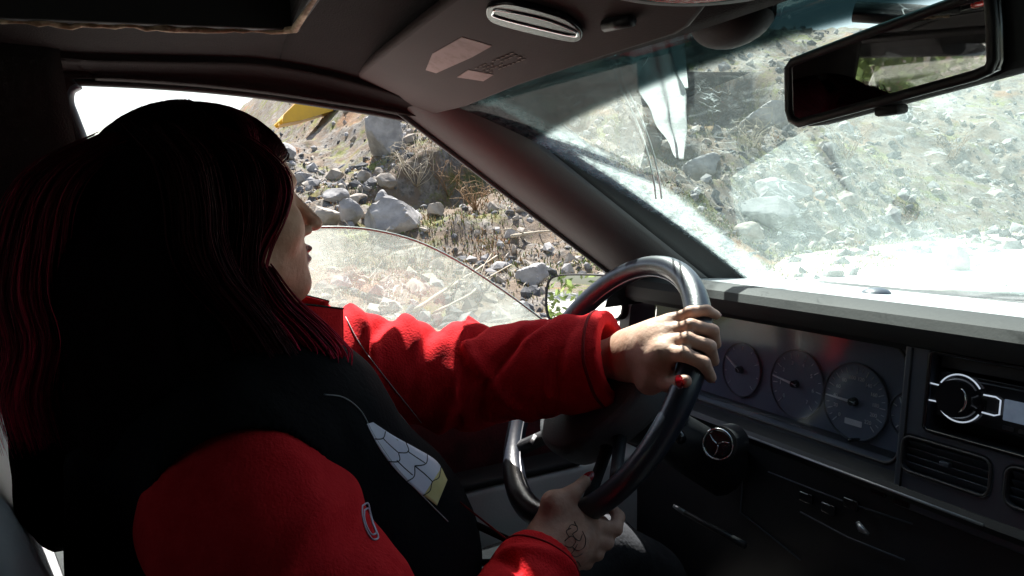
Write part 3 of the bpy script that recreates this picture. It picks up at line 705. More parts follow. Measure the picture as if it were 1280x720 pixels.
# wing mirror outside the driver's window
wmo = P(722, 374, x=-.80)
WN = np.array([.42, -.90, .10]); WN /= np.linalg.norm(WN)
e1w = np.cross([0, 0, 1.0], WN)
FWm = Frame(wmo, e1w, np.cross(WN, e1w))
wpx = [(686, 394), (684, 372), (687, 352), (696, 345), (715, 343), (755, 344), (778, 350), (781, 372), (776, 398), (735, 402), (695, 401)]
wo = smoothpoly([FWm.uv(*p) for p in wpx], 4); wc = np.mean(wo, axis=0)
wm = empty('wing_mirror', tuple(wmo)); addl(wm); wm.matrix_parent_inverse = inv_ if False else dl.matrix_basis.inverted()
WMI = Matrix.Translation(V(wmo)).inverted()
bm = bmesh.new(); rings = []
for off, sc_ in ((.004, .94), (.008, 1.0), (-.004, 1.03), (-.03, 1.02), (-.055, .85), (-.07, .5)):
    rings.append([bm.verts.new(tuple(FWm.at(*(wc + (np.array(p) - wc) * sc_), off))) for p in wo])
for A_, B_ in zip(rings, rings[1:]):
    for k in range(len(A_)): bm.faces.new((A_[k], A_[(k + 1) % len(A_)], B_[(k + 1) % len(A_)], B_[k]))
bm.faces.new(rings[-1])
o = bm_obj('wing_mirror_housing', bm, M['rubber'], None, True); o.parent = wm; o.matrix_parent_inverse = WMI
o = plate('wing_mirror_glass', FWm, [[tuple(wc + (np.array(p) - wc) * .95) for p in wo]], .003, .0015, M['mirror']); o.parent = wm; o.matrix_parent_inverse = WMI
o = wire('wing_mirror_foot', [tuple(wmo + np.array([.02, .05, -.03])), (-.72, .86, .93)], .02, M['rubber'], None, 8); o.parent = wm; o.matrix_parent_inverse = WMI
# sail panel at the front corner of the window
b = bmesh.new()
vs = [b.verts.new(p) for p in ((-.675, .74, .93), (-.675, 1.02, .93), (-.66, .76, 1.0))]; b.faces.new(vs); bmesh.ops.solidify(b, geom=b.faces[:], thickness=.015)
addl(bm_obj('sail_panel', b, M['rubber']))

# seats
def seat(cx, nm, m, head):
    s = empty(nm, (cx, .05, .2)); part(s); inv = s.matrix_basis.inverted()
    def add(o): o.parent = s; o.matrix_parent_inverse = inv; return o
    tilt = Matrix.Rotation(math.radians(18), 4, 'X')
    def cushion(name, c, sz, bev, R, mm):
        b = bmesh.new(); box(b, (0, 0, 0), sz, bev=bev, seg=5); bmesh.ops.subdivide_edges(b, edges=b.edges[:], cuts=2, use_grid_fill=True)
        for v in b.verts: v.co += v.normal * (.004 * math.sin(v.co.x * 45) + .003 * math.sin(v.co.z * 38 + v.co.x * 20))
        b.transform(R); b.transform(Matrix.Translation(c)); return add(bm_obj(name, b, mm, None, True))
    cushion('backrest', (cx - .015, -.195, .71), (.42, .13, .52), .05, tilt, m)
    for sg in (-1, 1): cushion('bolster', (cx - .015 + sg * .195, -.165, .70), (.070, .17, .46), .033, tilt, m)
    cushion('seat_base', (cx, .17, .42), (.48, .52, .15), .05, Matrix.Rotation(math.radians(8), 4, 'X'), m)
    if head:
        cushion('headrest', (cx, -.245, 1.085), (.25, .10, .17), .045, tilt, m)
        for sg in (-1, 1): add(wire('headrest_post', [(cx + sg * .06, -.235, .96), (cx + sg * .06, -.25, 1.06)], .006, M['chrome'], None, 8))
    return s
seat(-.38, 'driver_seat', M['leather'], True)
seat(.40, 'passenger_seat', M['seatcloth'], False)
# floor, rear bench, rear wall, tunnel, bulkhead
def bx(name, c, s, m, bev=.01): b = bmesh.new(); box(b, c, s, bev=bev); return part(bm_obj(name, b, m, None, angle=40))
bx('car_floor', (0, .0, .20), (1.40, 3.0, .05), M['carpet'])
bx('tunnel', (0.0, .2, .33), (.20, 1.3, .26), M['carpet'], .04)
bx('bulkhead', (0, 1.30, .55), (1.38, .05, .75), M['black'])
bx('rear_bench', (0, -.75, .45), (1.25, .5, .25), M['seatcloth'], .05)
bx('rear_backrest', (0, -1.05, .72), (1.25, .16, .50), M['seatcloth'], .05)
bx('boot_wall', (0, -1.5, .55), (1.40, .05, .78), M['black'])
bx('parcel_shelf', (0, -1.25, .93), (1.30, .45, .03), M['carpet'])
for sg in (-1, 1): bx('rear_side_panel', (sg * .70, -.80, .60), (.05, 1.30, .64), M['liner'])
def rearw(u, v):
    x = -.56 + 1.12 * u; return (x, -1.48 + .28 * v, .95 + .33 * v)
M['rearglass'] = dirty_glass('rear_glass', (.95, .97, .95), .01, .02, .05, 1.2)
part(grid('rear_window', rearw, 10, 6, M['rearglass'], None, .004))
M['blockglass'] = dirty_glass('light_blocking_glass', (.02, .022, .022), .005, .01, .01, 1.2)  # near-black tint added to block light from the rear right
for sg in (-1, 1):
    part(grid('rear_side_window', lambda u, v: (sg * (.69 - .13 * v), -.34 - .80 * u, .90 + .44 * v), 8, 6, M['blockglass'] if sg > 0 else M['rearglass'], None, .004))
def cpil(sg):
    def fn(u, v):
        return (sg * (.69 - .11 * v - .0 * u), -1.0 - .45 * u + .20 * v * u, .92 + .40 * v)
    return part(grid('rear_pillar', fn, 8, 6, M['liner'], None, .03))
cpil(-1); cpil(1)
# outer roof, bonnet, scuttle
def oroof(u, v):
    x = -.64 + 1.28 * u; y = -1.22 + (yh(x) + 1.26) * v; return (x, y, max(zroof(x, y), 1.33) + (.085 - .02 * (abs(x) / .64) ** 4) * (1 - .85 * smooth01((v - .75) / .25)))
part(grid('roof_skin', oroof, 20, 20, M['carpaint'], None, .004))
for sg in (-1, 1):
    part(grid('roof_side', lambda u, v: (sg * .645, -1.22 + 1.62 * u, (1.345 - .03 * u ** 3) + (.135 + .0 * u) * v), 10, 3, M['carpaint'], None, .01))
def bonnet(u, v):
    x = -.70 + 1.40 * u; y = 1.18 + 1.0 * v; return (x, y - .1 * abs(x) ** 2, .925 - .02 * v - .10 * v * v - .06 * abs(x) ** 3 - .02 * (v < .04))
part(grid('bonnet', bonnet, 20, 14, M['carpaint'], None, .01))
# wiper lying at the foot of the windscreen
a = P(1212, 372, y=1.21); b = P(1330, 372, y=1.19)
wpr = part(wire('wiper', spline([a, (a + b) / 2 + np.array([0, 0, .006]), b], 5), .0045, M['rubber'], None, 6))
wire('wiper_blade', [tuple(a + np.array([-.02, .008, -.004])), tuple(b + np.array([.05, .012, -.004]))], .003, M['black'], wpr, 5)
# small dome on the dash top
a = P(1095, 360, y=1.0)
bm = bmesh.new(); bmesh.ops.create_uvsphere(bm, u_segments=20, v_segments=12, radius=1); bm.transform(Matrix.Diagonal((.022, .022, .010, 1))); bm.transform(Matrix.Translation((float(a[0]), 1.0, .966)))
put(bm_obj('light_sensor', bm, M['bezel'], None, True), dash)

# ================================================================== organic shapes from distance fields
def _sm(a, b, k):
    if k <= 0: return np.minimum(a, b)
    h = np.clip(.5 + .5 * (b - a) / k, 0, 1); return b + (a - b) * h - k * h * (1 - h)
class Cap:                      # tapered capsule
    def __init__(s, a, b, ra, rb=None, k=.01, sub=False):
        s.a, s.b = np.array(a, float), np.array(b, float); s.ra, s.rb = ra, ra if rb is None else rb; s.k = k; s.sub = sub
        s.c = (s.a + s.b) / 2; s.R = np.linalg.norm(s.a - s.b) / 2 + max(s.ra, s.rb)
    def d(s, p):
        ab = s.b - s.a; t = np.clip(((p - s.a) @ ab) / max(ab @ ab, 1e-9), 0, 1)
        return np.linalg.norm(p - s.a - t[:, None] * ab, axis=1) - (s.ra + (s.rb - s.ra) * t)
class Ell:                      # ellipsoid, optional 3x3 rotation (rows = its axes)
    def __init__(s, c, r, k=.01, R=None, sub=False):
        s.c, s.r, s.k, s.M, s.sub = np.array(c, float), np.array(r, float), k, R, sub; s.R = max(r)
    def d(s, p):
        q = p - s.c
        if s.M is not None: q = q @ s.M.T
        k0 = np.linalg.norm(q / s.r, axis=1); k1 = np.linalg.norm(q / s.r ** 2, axis=1)
        return k0 * (k0 - 1) / np.maximum(k1, 1e-9)
class Field:
    def __init__(s, prims, disp=None, cut=None): s.p, s.disp, s.cut = prims, disp, cut
    def __call__(s, p):
        c = p.mean(0); rad = np.linalg.norm(p - c, axis=1).max()
        d = np.full(len(p), .2)
        for q in s.p:
            if np.linalg.norm(q.c - c) - q.R - rad > .05: continue
            dq = q.d(p)
            d = np.where(True, -_sm(-d, dq, q.k) if q.sub else _sm(d, dq, q.k), d)
        if s.disp is not None: d = d + s.disp(p)
        if s.cut is not None: d = np.maximum(d, s.cut(p))
        return d
def surface(f, lo, hi, h, N=12):
    """dual surface of a field, evaluated only in the blocks near it"""
    lo = np.array(lo, float); hi = np.array(hi, float); B = h * N
    nb = np.ceil((hi - lo) / B).astype(int) + 1
    ids = np.stack(np.meshgrid(*[np.arange(n) for n in nb], indexing='ij'), -1).reshape(-1, 3)
    G = nb * N + 2
    g = np.arange(-0, N + 1); loc = np.stack(np.meshgrid(g, g, g, indexing='ij'), -1).reshape(-1, 3)
    key = lambda c: (c[:, 0] * G[1] + c[:, 1]) * G[2] + c[:, 2]
    VK, VP, Q = [], [], []
    for b in ids:
        base = b * N; cen = lo + (base + N / 2) * h
        if abs(f(cen[None, :] + np.array([[0, 0, 0], [B * .01, 0, 0]]))[0]) > B * 1.35 + .012: continue
        val = f(lo + (base + loc) * h).reshape(N + 1, N + 1, N + 1)
        ins = val < 0
        if ins.all() or not ins.any(): continue
        cnt = np.zeros((N, N, N)); acc = np.zeros((N, N, N, 3))
        cor = [(i, j, k) for i in (0, 1) for j in (0, 1) for k in (0, 1)]
        for a_ in cor:
            for ax in range(3):
                if a_[ax]: continue
                b_ = list(a_); b_[ax] = 1
                va = val[a_[0]:a_[0] + N, a_[1]:a_[1] + N, a_[2]:a_[2] + N]; vb = val[b_[0]:b_[0] + N, b_[1]:b_[1] + N, b_[2]:b_[2] + N]
                x = (va < 0) != (vb < 0); t = np.where(x, va / np.where(x, va - vb, 1), 0)
                cnt += x
                for q in range(3): acc[..., q] += x * (a_[q] + (t if q == ax else 0))
        ok = cnt > 0; ci = np.argwhere(ok)
        VK.append(key(ci + base)); VP.append(lo + (base + ci + acc[ok] / cnt[ok][:, None]) * h)
        for ax in range(3):
            s0 = [slice(0, N)] * 3; s1 = [slice(0, N)] * 3; s1[ax] = slice(1, N + 1)
            x = ins[tuple(s0)] != ins[tuple(s1)]
            e = np.argwhere(x); fl = ins[tuple(s0)][x]
            u_, v_ = (ax + 1) % 3, (ax + 2) % 3
            du = np.zeros(3, int); du[u_] = 1; dv = np.zeros(3, int); dv[v_] = 1
            ee = e + base; q = np.stack([key(ee - du - dv), key(ee - dv), key(ee), key(ee - du)], 1)
            q[~fl] = q[~fl][:, ::-1]
            Q.append(q)
    VK = np.concatenate(VK); VP = np.concatenate(VP); Q = np.concatenate(Q)
    o = np.argsort(VK); VK, VP = VK[o], VP[o]
    i = np.searchsorted(VK, Q); i = np.minimum(i, len(VK) - 1)
    good = (VK[i] == Q).all(1)
    return VP, i[good]
def smesh(name, vs, qs):
    me = bpy.data.meshes.new(name); me.vertices.add(len(vs)); me.vertices.foreach_set('co', vs.astype(np.float32).ravel())
    me.loops.add(len(qs) * 4); me.loops.foreach_set('vertex_index', qs.astype(np.int32).ravel())
    me.polygons.add(len(qs)); me.polygons.foreach_set('loop_start', np.arange(0, len(qs) * 4, 4, dtype=np.int32)); me.polygons.foreach_set('loop_total', np.full(len(qs), 4, dtype=np.int32))
    me.update(calc_edges=True); me.validate(); return me
def relax(vs, qs, n=2, lam=.5):
    for _ in range(n):
        acc = np.zeros_like(vs); c = np.zeros(len(vs))
        for a in range(4):
            b = (a + 1) % 4
            np.add.at(acc, qs[:, a], vs[qs[:, b]]); np.add.at(c, qs[:, a], 1)
            np.add.at(acc, qs[:, b], vs[qs[:, a]]); np.add.at(c, qs[:, b], 1)
        m = c > 0; vs = vs.copy(); vs[m] += lam * (acc[m] / c[m][:, None] - vs[m])
    return vs
def vnoise(p, s, seed=0):
    """cheap smooth 3-D noise"""
    q = p * s + seed * 17.3; i = np.floor(q).astype(np.int64); f = q - i; f = f * f * (3 - 2 * f); out = 0
    for a in (0, 1):
        for b in (0, 1):
            for c in (0, 1):
                h = (i[:, 0] + a) * 374761393 + (i[:, 1] + b) * 668265263 + (i[:, 2] + c) * 2147483647 + seed * 144665
                h = (h ^ (h >> 13)) * 1274126177; h = ((h ^ (h >> 16)) & 0xffff) / 65535.0
                out = out + h * (f[:, 0] if a else 1 - f[:, 0]) * (f[:, 1] if b else 1 - f[:, 1]) * (f[:, 2] if c else 1 - f[:, 2])
    return out * 2 - 1

# ================================================================== the driver
HC = np.array([-.375, .047, 1.155]); yaw = math.radians(17); pit = math.radians(3)
Ry = np.array([[math.cos(yaw), -math.sin(yaw), 0], [math.sin(yaw), math.cos(yaw), 0], [0, 0, 1]])
Rp = np.array([[1, 0, 0], [0, math.cos(pit), -math.sin(pit)], [0, math.sin(pit), math.cos(pit)]])
HR = Ry @ Rp; HS = 1.03
def H(x, y, z): return HC + HR @ (np.array([x, y, z]) * HS)
def hE(c, r, k): return Ell(H(*c), np.array(r) * HS, k, HR.T)
def hC(a, b, ra, rb, k): return Cap(H(*a), H(*b), ra * HS, rb * HS, k)
head = [hE((0, -.014, .027), (.074, .090, .076), .01), hE((0, .035, -.022), (.060, .058, .078), .03), hE((0, .054, .026), (.054, .030, .042), .02),
        hC((.048, .00, -.055), (.012, .070, -.094), .016, .016, .03), hC((-.048, .00, -.055), (-.012, .070, -.094), .016, .016, .03),
        hE((0, .084, -.097), (.019, .016, .015), .018), hE((0, .070, -.060), (.030, .026, .034), .022),
        hE((.036, .058, -.028), (.024, .024, .022), .02), hE((-.036, .058, -.028), (.024, .024, .022), .02),
        hC((0, .083, .018), (0, .117, -.026), .0062, .0088, .010), hE((0, .117, -.030), (.0100, .0105, .0080), .005),
        hE((.011, .100, -.035), (.0075, .009, .0065), .006), hE((-.011, .100, -.035), (.0075, .009, .0065), .006),
        hC((.034, .078, .022), (.012, .085, .020), .006, .006, .012), hC((-.034, .078, .022), (-.012, .085, .020), .006, .006, .012),
        hE((0, .0985, -.0565), (.021, .0085, .0055), .004), hE((0, .0965, -.0685), (.018, .0090, .0065), .004),
        Cap(H(0, -.028, -.05), [-.372, .035, .985], .054, .058, .03)]
for sg in (-1, 1):
    head.append(Ell(H(sg * .030, .080, .004), (.016, .012, .011), .008, HR.T, sub=True))
    head.append(hE((sg * .030, .066, .004), (.0125, .0125, .0125), .002))
    head += [hE((sg * .073, -.006, -.005), (.008, .017, .028), .006)]
# arms: shoulder, elbow, wrist
WL = P(778, 446, x=-.315); EL = np.array([-.500, .385, .884]); SL = np.array([-.535, .13, .945])
WRt = P(684, 684, x=-.240); ER = np.array([-.075, .175, .655]); SR = np.array([-.188, .035, .872])
torso = [Ell([-.37, .085, .87], [.165, .105, .14], .06), Ell([-.365, .165, .72], [.155, .125, .16], .06), Ell([-.36, .18, .56], [.17, .13, .10], .06),
         Cap([-.37, .035, .985], [-.37, .06, .93], .056, .09, .04), Cap([-.37, .06, .93], SR, .07, .055, .04), Cap([-.37, .07, .93], SL, .07, .055, .04)]
arms = [Cap(SL, EL, .048, .038, .03), Cap(EL, WL, .038, .024, .02), Cap(SR, ER, .050, .040, .03), Cap(ER, WRt, .040, .025, .02)]
# left hand closed over the rim, thumb down
def rimp_(a, rad, ang):         # point around the rim tube: a rim angle, ang round the tube from the driver's side outward
    c = FW.at(WR * math.cos(a), WR * math.sin(a)); R_ = FW.e1 * math.cos(a) + FW.e2 * math.sin(a)
    return c + rad * (math.cos(ang) * FW.n + math.sin(ang) * R_)
hand = []; nails = []
A0 = [math.radians(a) for a in (38.0, 33.0, 28.0, 23.0)]      # little, ring, middle, index along the rim
KN = []
fr_ = [.0070, .0079, .0083, .0083]; fang = [(-34, 22, 68, 112), (-38, 26, 88, 158), (-40, 24, 84, 160), (-36, 22, 78, 150)]
for i, a in enumerate(A0):
    rr_ = .0165 + fr_[i] * .95
    p0 = rimp_(a, rr_ + .012, math.radians(fang[i][0]))
    j = [p0] + [rimp_(a + (.02 if i == 0 else -.01 * (i - 1)) * k, rr_ + .003 * (1 - k / 3), math.radians(fang[i][k])) for k in (1, 2, 3)]
    KN.append(p0)
    hand += [Cap(j[0], j[1], fr_[i] * 1.18, fr_[i] * 1.12, .004), Cap(j[1], j[2], fr_[i] * 1.1, fr_[i], .003), Cap(j[2], j[3], fr_[i], fr_[i] * .85, .003)]
    b0 = WL + (p0 - WL) * .08 + (np.array([0, 0, .012]) * (1.5 - i) )
    hand += [Cap(b0, p0, .015, fr_[i] * 1.35, .012)]
    t = j[3] - j[2]; t /= np.linalg.norm(t); ou = j[3] - FW.at(WR * math.cos(a), WR * math.sin(a)); ou /= np.linalg.norm(ou)
    nails.append((j[3] + ou * fr_[i] * .55 - t * .002, t, ou, .0052))
hand.append(Cap(WL, WL + (np.mean(KN, axis=0) - WL) * .75, .025, .026, .02))
t0 = WL + (KN[3] - WL) * .22 + np.array([0, -.004, -.012]); t1 = P(812, 476, x=-.238); t2 = P(836, 479, x=-.205); t3 = rimp_(math.radians(13), .0265, math.radians(48))
hand += [Cap(t0, t1, .0165, .0125, .014), Cap(t1, t2, .0118, .0098, .005), Cap(t2, t3, .0095, .0078, .003)]
tt = (t3 - t2) / np.linalg.norm(t3 - t2); tc_ = CP - t3; tc_ /= np.linalg.norm(tc_); tc_ -= tt * (tc_ @ tt); tc_ /= np.linalg.norm(tc_)
hand += [Cap(t1, KN[3], .017, .012, .012), Cap(t0, KN[3], .017, .013, .012), Cap(t2, KN[3], .010, .010, .008)]
nails.append((t3 + tc_ * .0084 - tt * .001, tt, tc_, .0092))
# right hand round the bottom of the rim: thumb on top, fingers under
rh = lambda px, py, x: P(px, py, x=x)
w0 = WRt
m_i, m_m, m_r, m_l = rh(735, 657, -.234), rh(728, 672, -.226), rh(720, 687, -.220), rh(712, 700, -.218)
fing = [([m_i, rh(769, 661, -.240), rh(773, 646, -.262), rh(764, 634, -.282)], .0086), ([m_m, rh(758, 678, -.236), rh(763, 664, -.262), rh(752, 650, -.285)], .0086),
        ([m_r, rh(746, 692, -.234), rh(752, 680, -.260), rh(742, 664, -.283)], .0082), ([m_l, rh(733, 704, -.234), rh(741, 694, -.258), rh(732, 680, -.278)], .0072)]
for j, r in fing:
    hand += [Cap(w0 + (j[0] - w0) * .1, j[0], .016, r * 1.3, .012), Cap(j[0], j[1], r * 1.22, r * 1.1, .004), Cap(j[1], j[2], r * 1.08, r, .003), Cap(j[2], j[3], r, r * .82, .003)]
hand.append(Cap(w0, w0 + (m_m - w0) * .7, .025, .027, .02))
u0 = w0 + (m_i - w0) * .15 + np.array([-.012, -.004, .012]); u1 = rh(692, 629, -.248); u2 = rh(716, 617, -.246); u3 = rh(732, 601, -.252)
hand += [Cap(u0, u1, .018, .0138, .016), Cap(u1, u2, .0128, .0106, .006), Cap(u2, u3, .0100, .0078, .004), Cap(u1, m_i, .011, .011, .012)]
tt = (u3 - u2) / np.linalg.norm(u3 - u2); tc_ = CP - u3 + np.array([0, 0, .5]); tc_ /= np.linalg.norm(tc_); tc_ -= tt * (tc_ @ tt); tc_ /= np.linalg.norm(tc_)
nails.append((u3 + tc_ * .0062 + tt * .004, tt, tc_, .0072))
body_f = Field(head + torso + arms + hand)
vs, qs = surface(body_f, (-.66, -.12, .44), (.02, .74, 1.30), .0027)
vs = relax(vs, qs, 1, .4)
M['skin'] = mat('skin', (.50, .28, .20), .55, c2=(.60, .37, .28), scale=55, bump=.7, bscale=140, bdist=.0012, sub=.03, spec=.4)
M['lips'] = mat('lips', (.30, .10, .09), .4)
M['nail'] = mat('red_nail_varnish', (.50, .008, .02), .18, coat=.8)
M['ink'] = mat('tattoo_ink', (.10, .065, .055), .55)
me = smesh('person', vs, qs)
person = link('person', me, [M['skin'], M['lips']])
tag(person, 'woman with long dark red hair, red fleece and black body warmer, holding the steering wheel', 'person')
cen = vs[qs].mean(1); hl_ = ((cen - HC) @ HR) / HS
mi = ((np.abs(hl_[:, 0]) < .021) & (hl_[:, 1] > .083) & (hl_[:, 2] < -.0535) & (hl_[:, 2] > -.0745)).astype(np.int32)
me.polygons.foreach_set('material_index', mi)
def pp(o): o.parent = person; return o
# finger nails
for k, (c, t, n_, r) in enumerate(nails):
    c = np.array(c); s = np.cross(t, n_)
    bm = bmesh.new(); rows = []
    for i in range(7):
        a = -1 + 2 * i / 6; row = []
        for j in range(5):
            b = -1 + 2 * j / 4; wdt = 1 - .35 * max(0, a) ** 2 * 1.6
            row.append(bm.verts.new(tuple(c + t * a * r * (1.35 if k != 4 else 1.05) + s * b * r * .85 * wdt - n_ * (b * b * .0028 - .0004))))
        rows.append(row)
    for A_, B_ in zip(rows, rows[1:]):
        for j in range(4): bm.faces.new((A_[j], A_[j + 1], B_[j + 1], B_[j]))
    bmesh.ops.solidify(bm, geom=bm.faces[:], thickness=-.0010)
    pp(bm_obj('nail', bm, M['nail'], None, True))
from mathutils.bvhtree import BVHTree
def bvh_of(o):
    m_ = o.data; return BVHTree.FromPolygons([v.co for v in m_.vertices], [p.vertices[:] for p in m_.polygons])
def snap(bv, px, py, lift=.001):
    """point of a body surface that stands behind the given picture point"""
    d = CM @ np.array([px - 640, 360 - py, -F]); d /= np.linalg.norm(d)
    h = bv.ray_cast(Vector(CP), Vector(d))
    return None if h[0] is None else tuple(h[0] + h[1] * lift * (1 if h[1].dot(Vector(-d)) > 0 else -1))
bvb = bvh_of(person)
bm = bmesh.new()
for line in ([(718, 652), (722, 662), (716, 668), (724, 676), (728, 668)], [(706, 676), (714, 670), (720, 676), (714, 684), (706, 682)], [(716, 684), (722, 688), (730, 684), (732, 674), (728, 664)],
             [(704, 690), (712, 692), (720, 696), (728, 692)], [(710, 662), (714, 656), (722, 658)], [(706, 700), (714, 704), (722, 702), (726, 708)], [(712, 672), (708, 664), (714, 660)], [(722, 680), (716, 690), (708, 696)]):
    q = spline([(*p, 0) for p in line], 4); q = [snap(bvb, a[0], a[1], .0002) for a in q]; q = [a for a in q if a]
    if len(q) > 2: tube(bm, q, .0006, 4)
pp(bm_obj('tattoo', bm, M['ink'], None, True))
# ring on the ring finger
a = A0[1]; c1_, c2_ = rimp_(a, .0165 + .010, math.radians(-30)), rimp_(a, .0165 + .008, math.radians(0))
cR = (np.array(c1_) + np.array(c2_)) / 2; tR = np.array(c2_) - np.array(c1_); tR /= np.linalg.norm(tR)
s1 = np.cross(tR, [0, 0, 1]); s1 /= np.linalg.norm(s1); s2 = np.cross(tR, s1)
pp(wire('ring', [tuple(cR + (s1 * math.cos(q) + s2 * math.sin(q)) * .0109) for q in np.linspace(0, 2 * math.pi, 24, endpoint=False)], .0018, M['chrome'], None, 6, True))
# bracelet at the right wrist
# ---- clothes
def folds(axis_pts, specs):
    """creases running round a sleeve: (position along 0..1, skew, width, depth, side)"""
    A = [np.array(p) for p in axis_pts]
    def fn(p):
        seg = []; out = np.zeros(len(p))
        L = [np.linalg.norm(A[i + 1] - A[i]) for i in range(len(A) - 1)]; T = sum(L); best = np.full(len(p), 9.); tpos = np.zeros(len(p)); acc = 0; ph = np.zeros(len(p))
        for i in range(len(A) - 1):
            ab = A[i + 1] - A[i]; t = np.clip(((p - A[i]) @ ab) / (ab @ ab), 0, 1); q = p - A[i] - t[:, None] * ab; d = np.linalg.norm(q, axis=1)
            m = d < best; best = np.where(m, d, best); tpos = np.where(m, (acc + t * L[i]) / T, tpos); acc += L[i]
            e2 = np.array([0, 0, 1.]); e2 = e2 - ab * (e2 @ ab) / (ab @ ab); e2 /= np.linalg.norm(e2); e1 = np.cross(ab / L[i], e2)
            ph = np.where(m, np.arctan2(q @ e2, q @ e1), ph)
        on = best < .12
        for (t0_, sk, w_, dep, side, fade) in specs:
            x = tpos - t0_ - sk * np.sin(ph - side)
            out += np.where(on, dep * np.exp(-(x / w_) ** 2) * (fade + (1 - fade) * .5 * (1 + np.cos(ph - side))), 0)
        return out
    return fn
fl = folds([SL, EL, WL], [(.10, .05, .022, .010, 1.3, .2), (.17, -.05, .02, -.009, 1.4, .2), (.24, .07, .022, .012, 1.2, .2), (.32, -.03, .022, -.008, 1.2, .2), (.40, .06, .024, .013, 1.5, .2),
                          (.49, .05, .02, -.010, .9, .3), (.555, .07, .018, .012, .6, .3), (.62, -.10, .022, -.009, .6, .3), (.70, .12, .022, .011, .4, .3), (.78, -.06, .024, -.003, .6, .4), (.86, .05, .02, .006, 0, .4)])
frr = folds([SR, ER, WRt], [(.08, .06, .03, .009, 0, .3), (.16, -.07, .025, -.010, 0, .3), (.24, .05, .03, .010, 0, .3), (.32, .08, .022, -.011, 0, .3), (.39, .06, .028, .012, 0, .3), (.455, .06, .02, -.010, 0, .3), (.52, -.05, .022, .012, 0, .3), (.60, .05, .02, -.010, 1, .3),
                            (.68, .05, .02, .012, 1, .2), (.76, -.05, .02, -.010, 1, .2), (.83, .05, .018, .009, 1.2, .3), (.90, -.03, .016, -.007, 1.2, .3)])
def fleece_disp(p):
    return fl(p) + frr(p) + .0045 * vnoise(p, 16, 3) + .0022 * vnoise(p, 38, 5)
dl_ = (WL - EL) / np.linalg.norm(WL - EL); dr_ = (WRt - ER) / np.linalg.norm(WRt - ER)
cuffL = WL - dl_ * .012; cuffR = WRt - dr_ * .022
torso_c = [Ell([-.37, .09, .865], [.185, .125, .15], .06), Ell([-.365, .17, .72], [.175, .145, .17], .06), Ell([-.36, .18, .57], [.19, .15, .10], .06),
           Cap([-.37, .055, .935], SR, .085, .072, .04), Cap([-.37, .065, .935], SL, .085, .070, .04)]
sleeve = [Cap(SL, EL, .082, .074, .03), Cap(EL, WL - dl_ * .01, .075, .068, .03), Cap(SR, ER, .088, .082, .03), Cap(ER, WRt - dr_ * .05, .072, .050, .03), Cap(WRt - dr_ * .06, WRt - dr_ * .02, .043, .040, .02)]
def fleece_cut(p):
    cL = np.minimum.reduce([(p - cuffL) @ dl_ * 1.0, .05 - 0 * p[:, 0]])
    cut = np.full(len(p), -1.)
    nearL = np.linalg.norm(p - WL, axis=1) < .12; nearR = np.linalg.norm(p - WRt, axis=1) < .10
    cut = np.where(nearL, np.maximum(cut, (p - cuffL) @ dl_), cut); cut = np.where(nearR, np.maximum(cut, (p - cuffR) @ dr_), cut)
    # hollow cuffs
    hol = np.minimum(Cap(cuffL - dl_ * .05, cuffL + dl_ * .05, .046, .046).d(p), Cap(cuffR - dr_ * .03, cuffR + dr_ * .05, .036, .036).d(p))
    return np.maximum(cut, -hol)
M['fleece'] = mat('red_fleece', (.58, .012, .018), .95, c2=(.66, .020, .026), scale=60, bump=.8, bscale=330, bdist=.0016, sheen=.35, spec=.15)
M['vest'] = mat('black_body_warmer', (.0035, .0035, .005), .9, c2=(.0055, .0055, .007), scale=20, bump=.5, bscale=160, bdist=.002, spec=.08)
M['shirt'] = mat('dark_cotton', (.014, .014, .016), .9, c2=(.02, .02, .022), scale=60, bump=.4, bscale=300, bdist=.001)
vs, qs = surface(Field(torso_c + sleeve, fleece_disp, fleece_cut), (-.72, -.14, .42), (.08, .64, 1.06), .0040)
fleece = pp(link('fleece', smesh('fleece', vs, qs), M['fleece']))
# standing collar of the fleece
NB = np.array([-.372, .045, .985])
def collar(u, v):
    a = math.radians(118) + math.radians(-0) + u * math.radians(304); r = .082 + .020 * v * 0 + .012 * (1 - v)
    zt = .008 + (.085 - .030 * max(0, math.sin(a)) ** 1.5) * v
    f_ = .020 * v + .03 * max(0, math.sin(a))
    return (NB[0] + r * 1.08 * math.cos(a), NB[1] + f_ + r * 1.15 * math.sin(a), NB[2] - .02 - .035 * max(0, math.sin(a)) * (1 - v) + zt)
pp(grid('fleece_collar', collar, 60, 14, M['fleece'], None, .009))
ct_ = [collar(u, 1) for u in np.linspace(0, 1, 60)]
pp(wire('collar_piping', ct_, .0012, M['black'], None, 6))
